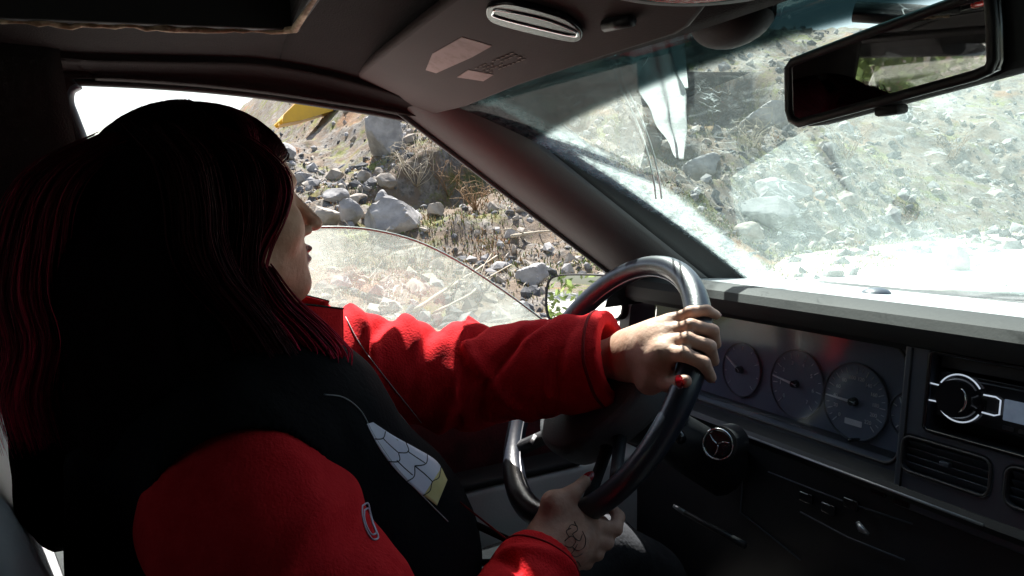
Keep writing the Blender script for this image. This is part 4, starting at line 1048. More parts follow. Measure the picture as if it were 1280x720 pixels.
# black body warmer: torso shell, armholes, front opening
vest_p = [Ell([-.37, .088, .868], [.200, .140, .158], .06), Ell([-.365, .165, .72], [.190, .158, .175], .06), Ell([-.36, .18, .57], [.205, .165, .10], .06),
          Cap([-.37, .05, .945], SR + np.array([-.02, 0, .035]), .088, .082, .04), Cap([-.30, -.03, .90], [-.26, -.05, .62], .085, .09, .05), Cap([-.37, .065, .94], SL + np.array([.02, 0, .01]), .088, .080, .04)]
axR = (ER - SR) / np.linalg.norm(ER - SR)
def vest_cut(p):
    ar = Cap(SR + np.array([.060, .012, -.014]) - axR * .02, ER + np.array([.06, .02, 0]), .090, .105).d(p)
    al = Cap(SL + np.array([-.05, .05, .0]), SL + np.array([-.14, .14, -.10]), .090, .11).d(p)
    # front opening: a slit widening downward
    fo = np.array([-.385, .20, .98]); fd = np.array([.0, .40, -.92]); fd /= np.linalg.norm(fd)
    q = p - fo; t = q @ fd; wv = .014 + .020 * np.clip(t / .2, 0, 1); side = np.abs(p[:, 0] + .385 + .02 * np.clip(t / .3, 0, 1)) - wv
    slit = np.maximum(side, .12 - p[:, 1])
    slit = np.where(p[:, 2] > .60, slit, 1.0)
    return np.maximum.reduce([-ar, -al, -slit])
vs, qs = surface(Field(vest_p, lambda p: .004 * vnoise(p, 14, 9) + .002 * vnoise(p, 33, 2) + .004 * np.sin(p[:, 2] * 70) * 0, vest_cut), (-.66, -.16, .44), (.02, .40, 1.06), .0042)
vest = pp(link('body_warmer', smesh('body_warmer', vs, qs), M['vest']))
# shirt in the opening (belly shell just under the vest)
vs, qs = surface(Field([Ell([-.37, .092, .868], [.190, .132, .150], .06), Ell([-.365, .168, .72], [.182, .150, .17], .06)], lambda p: .003 * vnoise(p, 20, 4)), (-.58, .02, .60), (-.15, .42, 1.02), .005)
shirt = pp(link('shirt', smesh('shirt', vs, qs), M['shirt']))
bvv = bvh_of(vest); bvs = bvh_of(shirt); bvf = bvh_of(fleece)
def first(px, py, lift=.001):
    d = CM @ np.array([px - 640, 360 - py, -F]); d /= np.linalg.norm(d); best = None
    for b in (bvv, bvs, bvf):
        h = b.ray_cast(Vector(CP), Vector(d))
        if h[0] is not None and (best is None or h[3] < best[3]): best = h
    return None if best is None else tuple(best[0] - Vector(d) * lift)
def surf_line(name, pts, r, m, lift=.0012, n=5):
    q = [first(a[0], a[1], lift) for a in spline([(*p, 0) for p in pts], 5)]; q = [a for a in q if a is not None]
    # drop jumps between layers
    out = [q[0]]
    for a in q[1:]:
        if np.linalg.norm(np.array(a) - np.array(out[-1])) < .05: out.append(a)
    return pp(wire(name, out, r, m, None, n))
M['piping'] = mat('grey_piping', (.30, .30, .31), .6)
M['printw'] = mat('print_white', (.55, .55, .66), .8, c2=(.62, .62, .70), scale=30)
M['printy'] = mat('print_yellow', (.50, .42, .17), .8, c2=(.58, .50, .24), scale=30)
# trousers and shoes
hipR, hipL = np.array([-.27, .22, .53]), np.array([-.46, .22, .53]); kR, kL = np.array([-.25, .60, .54]), np.array([-.50, .60, .55]); aR_, aL_ = np.array([-.27, .93, .33]), np.array([-.49, .92, .33])
M['denim'] = mat('dark_trousers', (.03, .033, .04), .9, c2=(.045, .05, .06), scale=50, bump=.4, bscale=200)
vs, qs = surface(Field([Cap(hipR, kR, .085, .064, .04), Cap(kR, aR_, .062, .046, .02), Cap(hipL, kL, .085, .064, .04), Cap(kL, aL_, .062, .046, .02), Ell([-.365, .19, .53], [.17, .13, .09], .05)], lambda p: .004 * vnoise(p, 22, 6)), (-.62, .0, .26), (-.14, 1.02, .72), .008)
pp(link('trousers', smesh('trousers', vs, qs), M['denim']))
for a in (aR_, aL_):
    vs, qs = surface(Field([Cap(a + [0, -.01, -.05], a + [0, .13, -.08], .040, .034, .02), Ell(a + [0, .03, -.085], [.045, .12, .02], .01)]), a - [.08, .12, .16], a + [.08, .24, .04], .006)
    pp(link('shoe', smesh('shoe', vs, qs), M['black']))

# ---- hair: a dark under-mass and locks that fall from the parting
M['hair'] = bpy.data.materials.new('dyed_backlit_hair'); t, n, l = nodes(M['hair']); b = n['Principled BSDF']
b.inputs['Roughness'].default_value = .5; b.inputs['Specular IOR Level'].default_value = .28
at = n.new('ShaderNodeAttribute'); at.attribute_name = 'dye_glow'; rp = n.new('ShaderNodeValToRGB')
rp.color_ramp.elements[0].color = (.006, .004, .005, 1); rp.color_ramp.elements[1].color = (.85, .025, .12, 1)  # real dye, with backlight painted into its brightest red
e_ = rp.color_ramp.elements.new(.45); e_.color = (.20, .007, .028, 1)
l.new(at.outputs['Fac'], rp.inputs['Fac']); l.new(rp.outputs['Color'], b.inputs['Base Color'])
tr_ = n.new('ShaderNodeBsdfTranslucent'); l.new(rp.outputs['Color'], tr_.inputs[0]); ms = n.new('ShaderNodeMixShader'); ms.inputs[0].default_value = .5
l.new(b.outputs[0], ms.inputs[1]); l.new(tr_.outputs[0], ms.inputs[2]); l.new(ms.outputs[0], n['Material Output'].inputs[0])
HG = np.array([-.372, .035])
under = [hE((0, -.016, .028), (.083, .099, .080), .02), hE((0, -.060, -.03), (.080, .062, .11), .05), hE((.062, -.036, -.05), (.030, .050, .10), .03), hE((-.062, -.028, -.05), (.032, .055, .10), .03),
         Cap([-.31, -.045, 1.08], [-.285, -.04, .93], .058, .062, .05), Cap([-.43, -.045, 1.08], [-.44, -.05, .93], .058, .055, .05), Cap([-.37, -.09, 1.1], [-.37, -.115, .86], .075, .055, .05),
         Cap([-.295, .01, 1.03], [-.27, .045, .945], .035, .03, .03)]
fcut = lambda p: .062 * 0 + np.minimum.reduce([((p - HC) @ HR)[:, 1] - .055, 1.0 + 0 * p[:, 0]])
def under_cut(p):
    q = ((p - HC) @ HR) / HS
    face = np.maximum(.040 - q[:, 1] - .25 * np.clip(q[:, 2] - .03, 0, 1), q[:, 2] - .075)      # open where the face is
    return -face
vs, qs = surface(Field(under, lambda p: .003 * vnoise(p * np.array([1, 1, .25]), 90, 8) + .003 * vnoise(p, 25, 8), under_cut), (-.56, -.24, .80), (-.14, .17, 1.33), .004)
hm = smesh('hair', vs, qs)
at_ = hm.attributes.new('dye_glow', 'FLOAT', 'POINT'); at_.data.foreach_set('value', np.clip((1.08 - vs[:, 2]) / .3, 0, .5).astype(np.float32))
M['underhair'] = mat('hair_undermass', (.006, .003, .004), 1, bump=1, bscale=120, bdist=.004, spec=.02)  # matt under-mass in the hair's own near-black
pp(link('hair', hm, M['underhair']))
# locks
SV, SF, SD = [], [], []
def lock(pts, r, dye_glow, nseg=3):
    base = len(SV); pts = [np.array(p, float) for p in pts]; N = len(pts); up = np.array([.3, .9, .2])
    for i, p in enumerate(pts):
        t = pts[min(i + 1, N - 1)] - pts[max(i - 1, 0)]; t /= np.linalg.norm(t) + 1e-9
        s = np.cross(t, up); s /= np.linalg.norm(s) + 1e-9; up = np.cross(s, t)
        q = i / (N - 1); rr = r * (1 - .75 * max(0, q - .75) / .25)
        for k in range(nseg):
            a = 2 * math.pi * k / nseg; SV.append(p + (s * math.cos(a) + up * math.sin(a)) * rr); SD.append(dye_glow(q))
    for i in range(N - 1):
        for k in range(nseg):
            k2 = (k + 1) % nseg; SF.append((base + i * nseg + k, base + i * nseg + k2, base + (i + 1) * nseg + k2, base + (i + 1) * nseg + k))
def scalp_lock(az, el0, n=16, endz=None, off=0.0, seed=0, face=False):
    """az: direction round the head (0 = face, positive = her right), starts near the crown and falls"""
    g = np.random.default_rng(seed); out = []
    ax, ay, az_ = .086 + off, .099 + off, .081 + off
    d = np.array([math.sin(az), math.cos(az)])
    m = 8
    for i in range(m):
        e = el0 + (math.radians(-8) - el0) * i / (m - 1)
        out.append(H(ax * d[0] * math.cos(e), -.014 + ay * d[1] * math.cos(e), .030 + az_ * math.sin(e)))
    p = out[-1].copy(); o2 = HR @ np.array([d[0], d[1], 0]); o2[2] = 0
    L = p[2] - endz; w1, w2 = g.uniform(.003, .013), g.uniform(0, 6.28); fr = g.uniform(18, 30); side = np.array([-o2[1], o2[0], 0])
    for i in range(1, n):
        q = i / (n - 1); z = p[2] - L * q
        bulge = (.018 - .016 * max(0, -d[1])) * math.sin(min(1, q * 1.6) * math.pi / 2) - .014 * q
        sh = max(0, .985 - z)                       # spread over the shoulder
        out.append(np.array([p[0], p[1], z]) + o2 * (bulge + sh * .30) + side * (w1 * math.sin(fr * (p[2] - z) + w2) * q) + o2 * w1 * .8 * math.cos(fr * (p[2] - z) + w2) * q)
    return out
k = 0
for i in range(8500):
    az = rnd.uniform(math.radians(86), math.radians(276)); azd = math.degrees(az)
    if rnd.random() < .35: az = rnd.uniform(math.radians(88), math.radians(160)); azd = math.degrees(az)
    el0 = math.radians(rnd.uniform(20, 88)); zend = rnd.gauss(.935, .025)
    red = rnd.uniform(.02, .42) + (.30 if azd > 120 and azd < 235 else 0) * rnd.random()
    lock(scalp_lock(az, el0, 12, zend, rnd.uniform(-.004, .0055), i), rnd.uniform(.00035, .0008), lambda q, red=red: min(1, red * .25 + red * 2.2 * max(0, q - .35) ** 1.0 + .1 * q))
for i in range(900):                               # fringe swept back from the parting
    az = math.radians(rnd.uniform(-62, 62)); e0 = math.radians(rnd.uniform(40, 86)); out = []
    sgn = 1 if az > 0 or rnd.random() < .1 else -1
    for j in range(12):
        q = j / 11; a = az + (math.radians(sgn * 84) - az) * q ** 1.3; e = e0 + (math.radians(-2) - e0) * q
        e = max(e, math.radians(3))
        o_ = .003 + .006 * q
        out.append(H((.086 + o_) * math.sin(a) * math.cos(e), -.012 + (.0985 + o_) * math.cos(a) * math.cos(e), .030 + (.081 + o_) * math.sin(e)))
    lock(out, rnd.uniform(.0004, .0008), lambda q: .08 + .3 * q * rnd.random())
# the red front lock that hides the eye and hangs beside the cheek
def px_lock(pts, spread, n, red, r=(.0004, .0009), seed=1, tip=1.0):
    g = np.random.default_rng(seed)
    for i in range(int(n * 1.7)):
        dx = g.normal(0, 1, 3); q = []
        sp = spline([P(a, b, x=x) for a, b, x in pts], 5); N = len(sp); w2 = g.uniform(0, 6.28); am = g.uniform(.0, .004)
        cutn = int(N * g.uniform(.75, 1)); off = g.normal(0, 1, 3) * np.array([.5, 1, .25])
        for j in range(max(cutn, 6)):
            t = j / (N - 1); s = spread[0] + (spread[1] - spread[0]) * t
            q.append(sp[j] + off * s + np.array([0, am * math.sin(t * 12 + w2) * t, 0]))
        lock(q, g.uniform(*r), lambda t, rr=red * g.uniform(.5, 1.2): min(1, rr * (.35 + .65 * t)))
px_lock([(262, 160, -.315), (302, 176, -.302), (336, 205, -.294), (349, 235, -.286), (342, 272, -.280), (322, 312, -.278), (317, 350, -.277), (338, 395, -.278), (362, 425, -.28)], (.005, .0055), 260, .8, seed=3)
px_lock([(235, 152, -.36), (285, 160, -.355), (324, 184, -.35), (350, 214, -.345), (356, 236, -.34)], (.004, .003), 200, .35, seed=13)
px_lock([(240, 165, -.305), (288, 188, -.285), (306, 225, -.276), (310, 270, -.273), (306, 310, -.271), (309, 350, -.271), (330, 400, -.268), (350, 440, -.268)], (.007, .005), 160, .28, seed=4)
px_lock([(200, 160, -.295), (235, 200, -.268), (248, 255, -.264), (252, 305, -.262), (272, 350, -.26), (315, 400, -.26), (348, 450, -.26), (370, 478, -.255)], (.010, .009), 260, .25, seed=5)
px_lock([(318, 335, -.28), (345, 380, -.282), (378, 415, -.286), (398, 445, -.290), (392, 470, -.29), (402, 490, -.29)], (.007, .018), 260, 1.1, seed=6, r=(.0006, .0012))
px_lock([(150, 172, -.315), (84, 205, -.30), (48, 250, -.29), (34, 310, -.285), (28, 370, -.285), (42, 430, -.28), (30, 500, -.28), (50, 575, -.28)], (.008, .012), 700, .95, seed=7, r=(.00025, .0006))  # rear-left locks: backlit glow put into a redder colour
px_lock([(150, 175, -.32), (84, 230, -.33), (62, 290, -.33), (58, 360, -.32), (66, 430, -.31), (70, 500, -.30), (90, 560, -.30)], (.008, .014), 260, .50, seed=8)
sv = np.array(SV); hm = smesh('hair_locks', sv, np.array(SF))
hm.attributes.new('dye_glow', 'FLOAT', 'POINT').data.foreach_set('value', np.array(SD, dtype=np.float32)[:len(hm.vertices)])
pp(link('hair_locks', hm, M['hair']))

# ================================================================== bank, road, rocks
_vn = lambda x, y, s, seed: vnoise(np.stack([np.asarray(x, float).ravel(), np.asarray(y, float).ravel(), np.zeros(np.size(x))], 1), s, seed).reshape(np.shape(x))
def sst(t): t = np.clip(t, 0, 1); return t * t * (3 - 2 * t)
HOLLOWS = [(-13.0, 4.75, 1.8, 1.7), (-13.4, 6.3, 1.6, 1.2), (-13.4, 11.4, 1.8, 1.6), (-15.8, 13.6, 2.3, 2.0), (-11.2, 8.9, 1.0, .7)]
def terr(x, y, fine=True):
    x = np.asarray(x, float); y = np.asarray(y, float)
    foot = -6.1 + .5 * _vn(y * 0, y, .25, 1) - 2.4 * sst((y - 5.5) / 4)
    d = np.maximum(0, foot - x)
    f = sst((y - 3.5) / 7.0)
    slope = .26 + .42 * f
    cap = 3.40 * sst((y + 1.2) / 4.4) * (1 - f) + 13.0 * f + .10 * np.maximum(0, d - 12) * (1 - f)
    z = cap * (1 - np.exp(-slope * d / np.maximum(cap, .3)))
    z = np.where(d > 0, z, 0)
    # right-hand bank, lower and further off
    e = np.maximum(0, x - 9.0); z = z + 6 * (1 - np.exp(-.35 * e / 6))
    # behind: gentle rise
    bk = np.maximum(0, -y - 9.0); z = z + 3.0 * (1 - np.exp(-.2 * bk / 3)) * (d > -100)
    a = sst(d / 3.0) * 1.0
    z = z + a * (.55 * _vn(x, y, .23, 2) + .30 * _vn(x, y, .6, 3))
    # hollows scooped out of the bank: their steep back walls stand in shade
    for hx, hy, r_, a_ in HOLLOWS:
        q = np.sqrt((x - hx) ** 2 + (y - hy) ** 2) / r_; q = q * (1 + .25 * _vn(x, y, 1.1, 14))
        z = z - a_ * (1 - sst((q - .72) / .28))
    # gullies running down the front bank
    z = z - a * f * .45 * np.abs(_vn(x * .35, y, .75, 5)) 
    if fine: z = z + (.12 + .88 * sst(d / 1.2)) * (.10 * _vn(x, y, 1.9, 6) + .055 * _vn(x, y, 4.3, 7) + .028 * _vn(x, y, 9.5, 8))
    return z - .0
def ground_mesh():
    # fan of cells, fine towards the bank
    th = np.concatenate([np.linspace(-180, -18, 60, endpoint=False), np.linspace(-18, 72, 620), np.linspace(72, 180, 40)[1:]])   # angle from the left (-x), towards +y
    rr = np.concatenate([[0.02], np.geomspace(2.0, 34, 420), np.geomspace(35, 900, 50)])
    T, R = np.meshgrid(np.radians(th), rr, indexing='ij')
    X = -R * np.cos(T) + .5; Y = R * np.sin(T); Z = terr(X, Y)
    n1, n2 = X.shape; vs = np.stack([X, Y, Z], -1).reshape(-1, 3)
    i, j = np.meshgrid(np.arange(n1 - 1), np.arange(n2 - 1), indexing='ij'); a = (i * n2 + j).ravel()
    return vs, np.stack([a, a + n2, a + n2 + 1, a + 1], 1)
def earth_mat():
    m = bpy.data.materials.new('stony_earth'); t, n, l = nodes(m); b = n['Principled BSDF']; b.inputs['Roughness'].default_value = .95; b.inputs['Specular IOR Level'].default_value = .15
    tc = n.new('ShaderNodeTexCoord')
    def noise(s, d=6, r=.6):
        q = n.new('ShaderNodeTexNoise'); q.inputs['Scale'].default_value = s; q.inputs['Detail'].default_value = d; q.inputs['Roughness'].default_value = r; l.new(tc.outputs['Object'], q.inputs['Vector']); return q.outputs['Fac']
    def ramp(f, *st):
        q = n.new('ShaderNodeValToRGB'); cr = q.color_ramp
        for i, (p, c) in enumerate(st):
            e = cr.elements[i] if i < 2 else cr.elements.new(p)
            e.position = p; e.color = (*c, 1)
        l.new(f, q.inputs['Fac']); return q.outputs['Color']
    def mix(f, a, c, mode='MIX'):
        q = n.new('ShaderNodeMix'); q.data_type = 'RGBA'; q.blend_type = mode; l.new(f, q.inputs[0]); l.new(a, q.inputs[6]); l.new(c, q.inputs[7]); return q.outputs[2]
    earth = ramp(noise(1.2), (.3, (.095, .07, .05)), (.7, (.22, .175, .135)))
    stones = ramp(noise(9, 8, .7), (.35, (.075, .068, .06)), (.62, (.27, .25, .225)))
    grass = ramp(noise(6, 6, .7), (.35, (.07, .09, .022)), (.65, (.22, .22, .075)))
    rust = ramp(noise(5, 6, .7), (.35, (.17, .085, .045)), (.65, (.33, .20, .115)))
    def ss(f, a, b_):
        q = n.new('ShaderNodeMapRange'); q.interpolation_type = 'SMOOTHSTEP'; q.inputs['From Min'].default_value = a; q.inputs['From Max'].default_value = b_; l.new(f, q.inputs['Value']); return q.outputs[0]
    c = mix(ss(noise(2.6, 5), .42, .58), earth, stones)
    c = mix(ss(noise(.8, 7, .75), .50, .64), c, grass)
    mp = n.new('ShaderNodeMapping'); mp.inputs['Location'].default_value = (31, 7, 3); l.new(tc.outputs['Object'], mp.inputs['Vector'])
    q = n.new('ShaderNodeTexNoise'); q.inputs['Scale'].default_value = .5; q.inputs['Detail'].default_value = 5; l.new(mp.outputs[0], q.inputs['Vector'])
    c = mix(ss(q.outputs['Fac'], .57, .70), c, rust)
    l.new(c, b.inputs['Base Color'])
    bp = n.new('ShaderNodeBump'); bp.inputs['Strength'].default_value = 1; bp.inputs['Distance'].default_value = .05; l.new(noise(11, 8, .75), bp.inputs['Height']); l.new(bp.outputs['Normal'], b.inputs['Normal'])
    return m
M['earth'] = earth_mat()
gv, gq = ground_mesh()
tag(link('hillside_ground', smesh('hillside_ground', gv, gq), M['earth']), kind='structure')
# pale gravel road beside the bank
M['road'] = mat('pale_gravel', (.52, .49, .44), .95, c2=(.70, .67, .62), scale=3, detail=10, bump=1, bscale=22, bdist=.02, ramp=(.3, .6))
def roadz(x, y): return float(terr(np.array([x]), np.array([y]), False)[0])
ny_, nx_ = 160, 30
Xl = -5.7 - 2.4 * sst((np.linspace(-20, 60, ny_) - 5.5) / 4)
X = Xl[:, None] + (6.5 - Xl[:, None]) * np.linspace(0, 1, nx_)[None, :] + .25 * np.sin(np.linspace(-20, 60, ny_) * .7)[:, None] * (np.abs(np.linspace(-1, 1, nx_)) > .85)[None, :]
Y = np.linspace(-20, 60, ny_)[:, None] + 0 * X
Z = terr(X, Y, True) * 0 + .02 + .018 * _vn(X, Y, 1.4, 12) + terr(X, Y, False)
i, j = np.meshgrid(np.arange(ny_ - 1), np.arange(nx_ - 1), indexing='ij'); a = (i * nx_ + j).ravel()
Z = np.maximum(Z, terr(X, Y) + .012)
tag(link('road', smesh('road', np.stack([X, Y, Z], -1).reshape(-1, 3), np.stack([a, a + 1, a + nx_ + 1, a + nx_], 1)), M['road']), kind='structure')

def rock_verts(seed, sub=3, sc=(1, 1, .8), planes=13, rough=.02):
    g = np.random.default_rng(seed); bm = bmesh.new(); bmesh.ops.create_icosphere(bm, subdivisions=sub, radius=1)
    v = np.array([q.co[:] for q in bm.verts]); f = [[q.index for q in p.verts] for p in bm.faces]; bm.free()
    n_ = g.normal(size=(planes, 3)); n_ /= np.linalg.norm(n_, axis=1)[:, None]; dd = g.uniform(.52, .92, planes)
    dt = v @ n_.T; r = np.where(dt > .05, dd / np.maximum(dt, .05), 9).min(1); r = np.minimum(r, 1.0)
    v = v * r[:, None]; v += v * (rough * 2 * vnoise(v, 3.1, seed % 50) + rough * vnoise(v, 8, seed % 37))[:, None]
    return v * np.array(sc), f
M['rock'] = []
for k, (a, b_) in enumerate((((.17, .165, .165), (.36, .35, .345)), ((.20, .175, .15), (.38, .34, .295)), ((.05, .052, .056), (.13, .132, .138)))):
    M['rock'].append(mat('rock_%s' % ('grey', 'buff', 'dark')[k], a, .9, c2=b_, scale=2.5, detail=10, bump=.9, bscale=7, bdist=.03, ramp=(.35, .62), spec=.2))
def ground_at(px, py):
    """where the line of sight through a picture point meets the bank"""
    d = CM @ np.array([px - 640, 360 - py, -F]); d /= np.linalg.norm(d); t = np.linspace(3, 60, 1500)
    q = CP + t[:, None] * d; h = terr(q[:, 0], q[:, 1]); m = np.argmax(q[:, 2] < h)
    return q[m], t[m]
def rock(px, py, wpx, hpx, k, label, seed, rot=0, depth=.8, planes=12, group=None):
    q, dist = ground_at(px, py + hpx * .35)
    s = dist / F * 1.0 * 1.06; wx, hz = wpx * s / 2, hpx * s / 2
    v, f = rock_verts(seed, 4, (wx, wx * depth, hz * 1.12), planes)
    # wide axis square to the sight line
    dv = q - CP; a = math.atan2(dv[1], dv[0]) + math.pi / 2 + rot
    R_ = np.array([[math.cos(a), -math.sin(a), 0], [math.sin(a), math.cos(a), 0], [0, 0, 1]])
    o = link('boulder', mesh('boulder', v @ R_.T, f), M['rock'][k], None, True); o.data.set_sharp_from_angle(angle=math.radians(24))
    c, _ = ground_at(px, py + hpx * .5); sc = np.linalg.norm(q - CP)
    dd = CM @ np.array([px - 640, 360 - py, -F]); dd /= np.linalg.norm(dd); pc = CP + dd * (dist + wx * .1)
    o.location = V(pc)
    tag(o, label, 'boulder', group); return o
R_ = [
 (494, 271, 92, 46, 0, 'long pale grey boulder with a hollow top, largest just above the lowered window pane', 101, .1, 12, None),
 (437, 268, 34, 34, 0, 'squat grey boulder directly left of the long pale boulder above the window pane', 102, 0, 12, None),
 (407, 272, 34, 30, 1, 'pale boulder nearest the driver\'s nose in the row above the window pane', 103, 0, 12, None),
 (481, 170, 62, 70, 0, 'tall rounded slab of rock high on the bank right of the yellow vehicle', 304, 0, 12, None),
 (355, 190, 34, 24, 0, 'bluish white block on the bank beside the driver\'s forehead', 105, 0, 10, None),
 (454, 222, 17, 19, 1, 'small round cream stone in the middle of the side bank', 106, 0, 18, None),
 (482, 228, 26, 20, 1, 'brown flat rock right of the small round cream stone', 107, .2, 12, None),
 (478, 247, 22, 18, 0, 'grey wedge rock above the long pale boulder', 108, 0, 12, None),
 (545, 262, 22, 20, 1, 'buff rock right of the long pale boulder', 109, 0, 12, None),
 (420, 245, 30, 20, 0, 'low grey rock above the row over the window pane', 110, 0, 12, None),
 (380, 222, 20, 14, 0, 'small grey rock left of the scrub patch near the driver\'s brow', 111, 0, 12, None),
 (448, 250, 26, 14, 1, 'flat buff rock behind the squat grey boulder', 112, 0, 12, None),
 (615, 260, 16, 14, 1, 'reddish rock on the dry slope left of the windscreen pillar', 113, 0, 12, None),
 (668, 345, 46, 34, 0, 'grey rubble boulder beside the wing mirror', 114, 0, 13, None),
 (965, 268, 84, 38, 2, 'dark flat-topped boulder seen through the middle of the windscreen', 115, 0, 11, None),
 (972, 240, 72, 30, 0, 'pale boulder lying behind the dark flat-topped boulder', 116, .1, 11, None),
 (935, 292, 38, 24, 1, 'low cream rock at the left foot of the dark flat-topped boulder', 117, 0, 14, None),
 (908, 305, 26, 20, 2, 'dark small rock beside the windscreen pillar above the dashboard', 118, 0, 12, None),
 (1200, 328, 30, 34, 1, 'upright buff stone on the pale road verge right of the windscreen', 119, 0, 13, None),
 (960, 150, 60, 40, 0, 'large grey boulder high on the bank left of the interior mirror', 120, 0, 11, None),
 (880, 210, 50, 36, 0, 'weathered boulder halfway up the bank beside the reflection sheet', 121, 0, 11, None),
 (1060, 250, 26, 18, 1, 'small buff rock right of the pale boulder on the bank', 122, 0, 12, None),
]
for (px, py, w_, h_, k, lab, sd_, rt, pl_, gr) in R_: rock(px, py, w_, h_, k, lab, sd_, rt, .8, pl_, gr)
# loose stones, nobody could count them
def scatter(n_, ths, drange, sizes, seed, name, subs=1):
    g = np.random.default_rng(seed); VV, FF = [], []; base = [rock_verts(900 + q, subs, (1, 1, .75), 9, .0) for q in range(12)]; o = 0
    mi_ = []
    TH = np.radians(g.uniform(ths[0], ths[1], n_)); RR = g.uniform(drange[0], drange[1], n_); XX, YY = .5 - RR * np.cos(TH), RR * np.sin(TH)
    ZZ = terr(XX, YY); den = vnoise(np.stack([XX, YY, XX * 0], 1), .7, 31)
    for i in range(n_):
        x, y = XX[i], YY[i]
        if x > -5.6 and not (g.random() < .12): continue
        if den[i] < g.uniform(-.6, .5): continue
        s = sizes[0] * (sizes[1] / sizes[0]) ** (g.random() ** 2.2)
        v, f = base[g.integers(12)]; a = g.uniform(0, 6.28); c, s_ = math.cos(a), math.sin(a)
        q = v * g.uniform(.6, 1.3, 3) * s; qq = g.normal(size=(3, 3)); qq, _r = np.linalg.qr(qq); q = q @ qq; q = np.stack([q[:, 0] * c - q[:, 1] * s_, q[:, 0] * s_ + q[:, 1] * c, q[:, 2]], 1)
        z = ZZ[i]; VV.append(q + [x, y, z + s * .02]); FF += [[a_ + o for a_ in ff] for ff in f]; o += len(v); mi_ += [int(g.integers(3))] * len(f)
    me = mesh(name, np.concatenate(VV), FF); ob = link(name, me, M['rock'], None, False); me.polygons.foreach_set('material_index', mi_)
    tag(ob, 'loose rubble and small stones strewn over the bank', 'rubble', kind='stuff'); return ob
scatter(13000, (-6, 68), (6.4, 22), (.018, .17), 5, 'rubble')
scatter(8000, (0, 68), (14, 40), (.03, .26), 6, 'rubble')

# dry grass, stalks and leaves
def blades(n_, ths, dr, hgt, seed, name, mats, lab, cat_, clump=None):
    g = np.random.default_rng(seed); VV, FF, MI = [], [], []; o = 0
    cl = None
    if clump:
        cl = []
        while len(cl) < clump:
            th_ = math.radians(g.uniform(*ths)); r = g.uniform(*dr); x, y = .5 - r * math.cos(th_), r * math.sin(th_)
            if x < -6: cl.append((x, y, g.uniform(.15, .7)))
    CL = np.array(cl)[g.integers(len(cl), size=n_)]; XX = CL[:, 0] + g.normal(size=n_) * CL[:, 2]; YY = CL[:, 1] + g.normal(size=n_) * CL[:, 2]; ZZ = terr(XX, YY) - .01
    for i in range(n_):
        x, y, z = XX[i], YY[i], ZZ[i]
        if x > -5.8: continue
        h = hgt * g.uniform(.4, 1.3); a = g.uniform(0, 6.28); le = g.uniform(.1, .9) * h; w_ = g.uniform(.004, .011) * (1 + h)
        dx, dy = math.cos(a), math.sin(a); sx, sy = -dy * w_, dx * w_
        p = np.array([[x - sx, y - sy, z], [x + sx, y + sy, z], [x + dx * le * .4 + sx * .7, y + dy * le * .4 + sy * .7, z + h * .6], [x + dx * le * .4 - sx * .7, y + dy * le * .4 - sy * .7, z + h * .6], [x + dx * le, y + dy * le, z + h * .9]])
        VV.append(p); FF += [[o, o + 1, o + 2, o + 3], [o + 3, o + 2, o + 4]]; k = int(g.integers(len(mats))); MI += [k, k]; o += 5
    me = mesh(name, np.concatenate(VV), FF); ob = link(name, me, mats, None, False); me.polygons.foreach_set('material_index', MI)
    return tag(ob, lab, cat_, kind='stuff')
M['dry1'] = mat('dry_grass', (.26, .205, .09), .9); M['dry2'] = mat('brown_stalk', (.24, .15, .08), .9); M['grn'] = mat('green_blade', (.12, .17, .04), .85); M['rus'] = mat('rust_leaf', (.36, .18, .08), .9); M['pale'] = mat('bleached_stalk', (.40, .35, .27), .9)
blades(24000, (-4, 70), (6.4, 20), .075, 21, 'dry_grass', [M['dry1'], M['dry2'], M['pale'], M['rus']], 'short dry grass and dead leaves scattered over the bank', 'grass', 130)
blades(16000, (10, 70), (6.8, 18), .07, 22, 'green_grass', [M['grn'], M['grn'], M['dry1']], 'green tufts of grass on the bank', 'grass', 60)
# bare scrub: each bush a thing of its own
def bush(px, py, hgt, n_, label, seed, m, name='dry_bush', spread=.6):
    g = np.random.default_rng(seed); q, dist = ground_at(px, py); bm = bmesh.new()
    b0 = q - np.array([0, 0, .03])
    for i in range(n_):
        a = g.uniform(0, 6.28); d = np.array([math.cos(a) * spread, math.sin(a) * spread, 1]) * g.uniform(.5, 1) * hgt
        k1 = g.normal(size=3) * .12 * hgt; pts = spline([b0, b0 + d * .4 + k1, b0 + d * .8 - k1 * .5, b0 + d + g.normal(size=3) * .1 * hgt], 3)
        tube(bm, pts, list(np.linspace(.011, .003, len(pts)) * g.uniform(.6, 1.2)), 4)
        for j in range(3):
            s_ = pts[g.integers(3, len(pts))]; e = s_ + g.normal(size=3) * .22 * hgt; tube(bm, [s_, (s_ + e) / 2 + g.normal(size=3) * .04 * hgt, e], [.004, .003, .002], 4)
    bmesh.ops.translate(bm, verts=bm.verts, vec=-Vector(b0)); o = bm_obj(name, bm, m, None, True); o.location = V(b0); return tag(o, label, 'bush')
bush(520, 232, 1.1, 22, 'bare pale-stemmed bush in the shaded hollow right of the tall slab', 1, M['pale'])
bush(560, 245, .9, 18, 'tangled grey twigs right of the pale-stemmed bush in the hollow', 2, M['dry2'])
bush(595, 262, .6, 14, 'small brown twiggy shrub on the slope by the windscreen pillar', 3, M['dry2'])
bush(440, 345, .55, 16, 'dry twigs behind the lowered pane next to the driver\'s chin', 4, M['pale'])
bush(900, 120, 1.0, 18, 'bare bush at the top of the bank left of the interior mirror', 5, M['dry2'])
bush(940, 185, .7, 14, 'pale dead brush on the bank below the bare bush', 6, M['pale'])
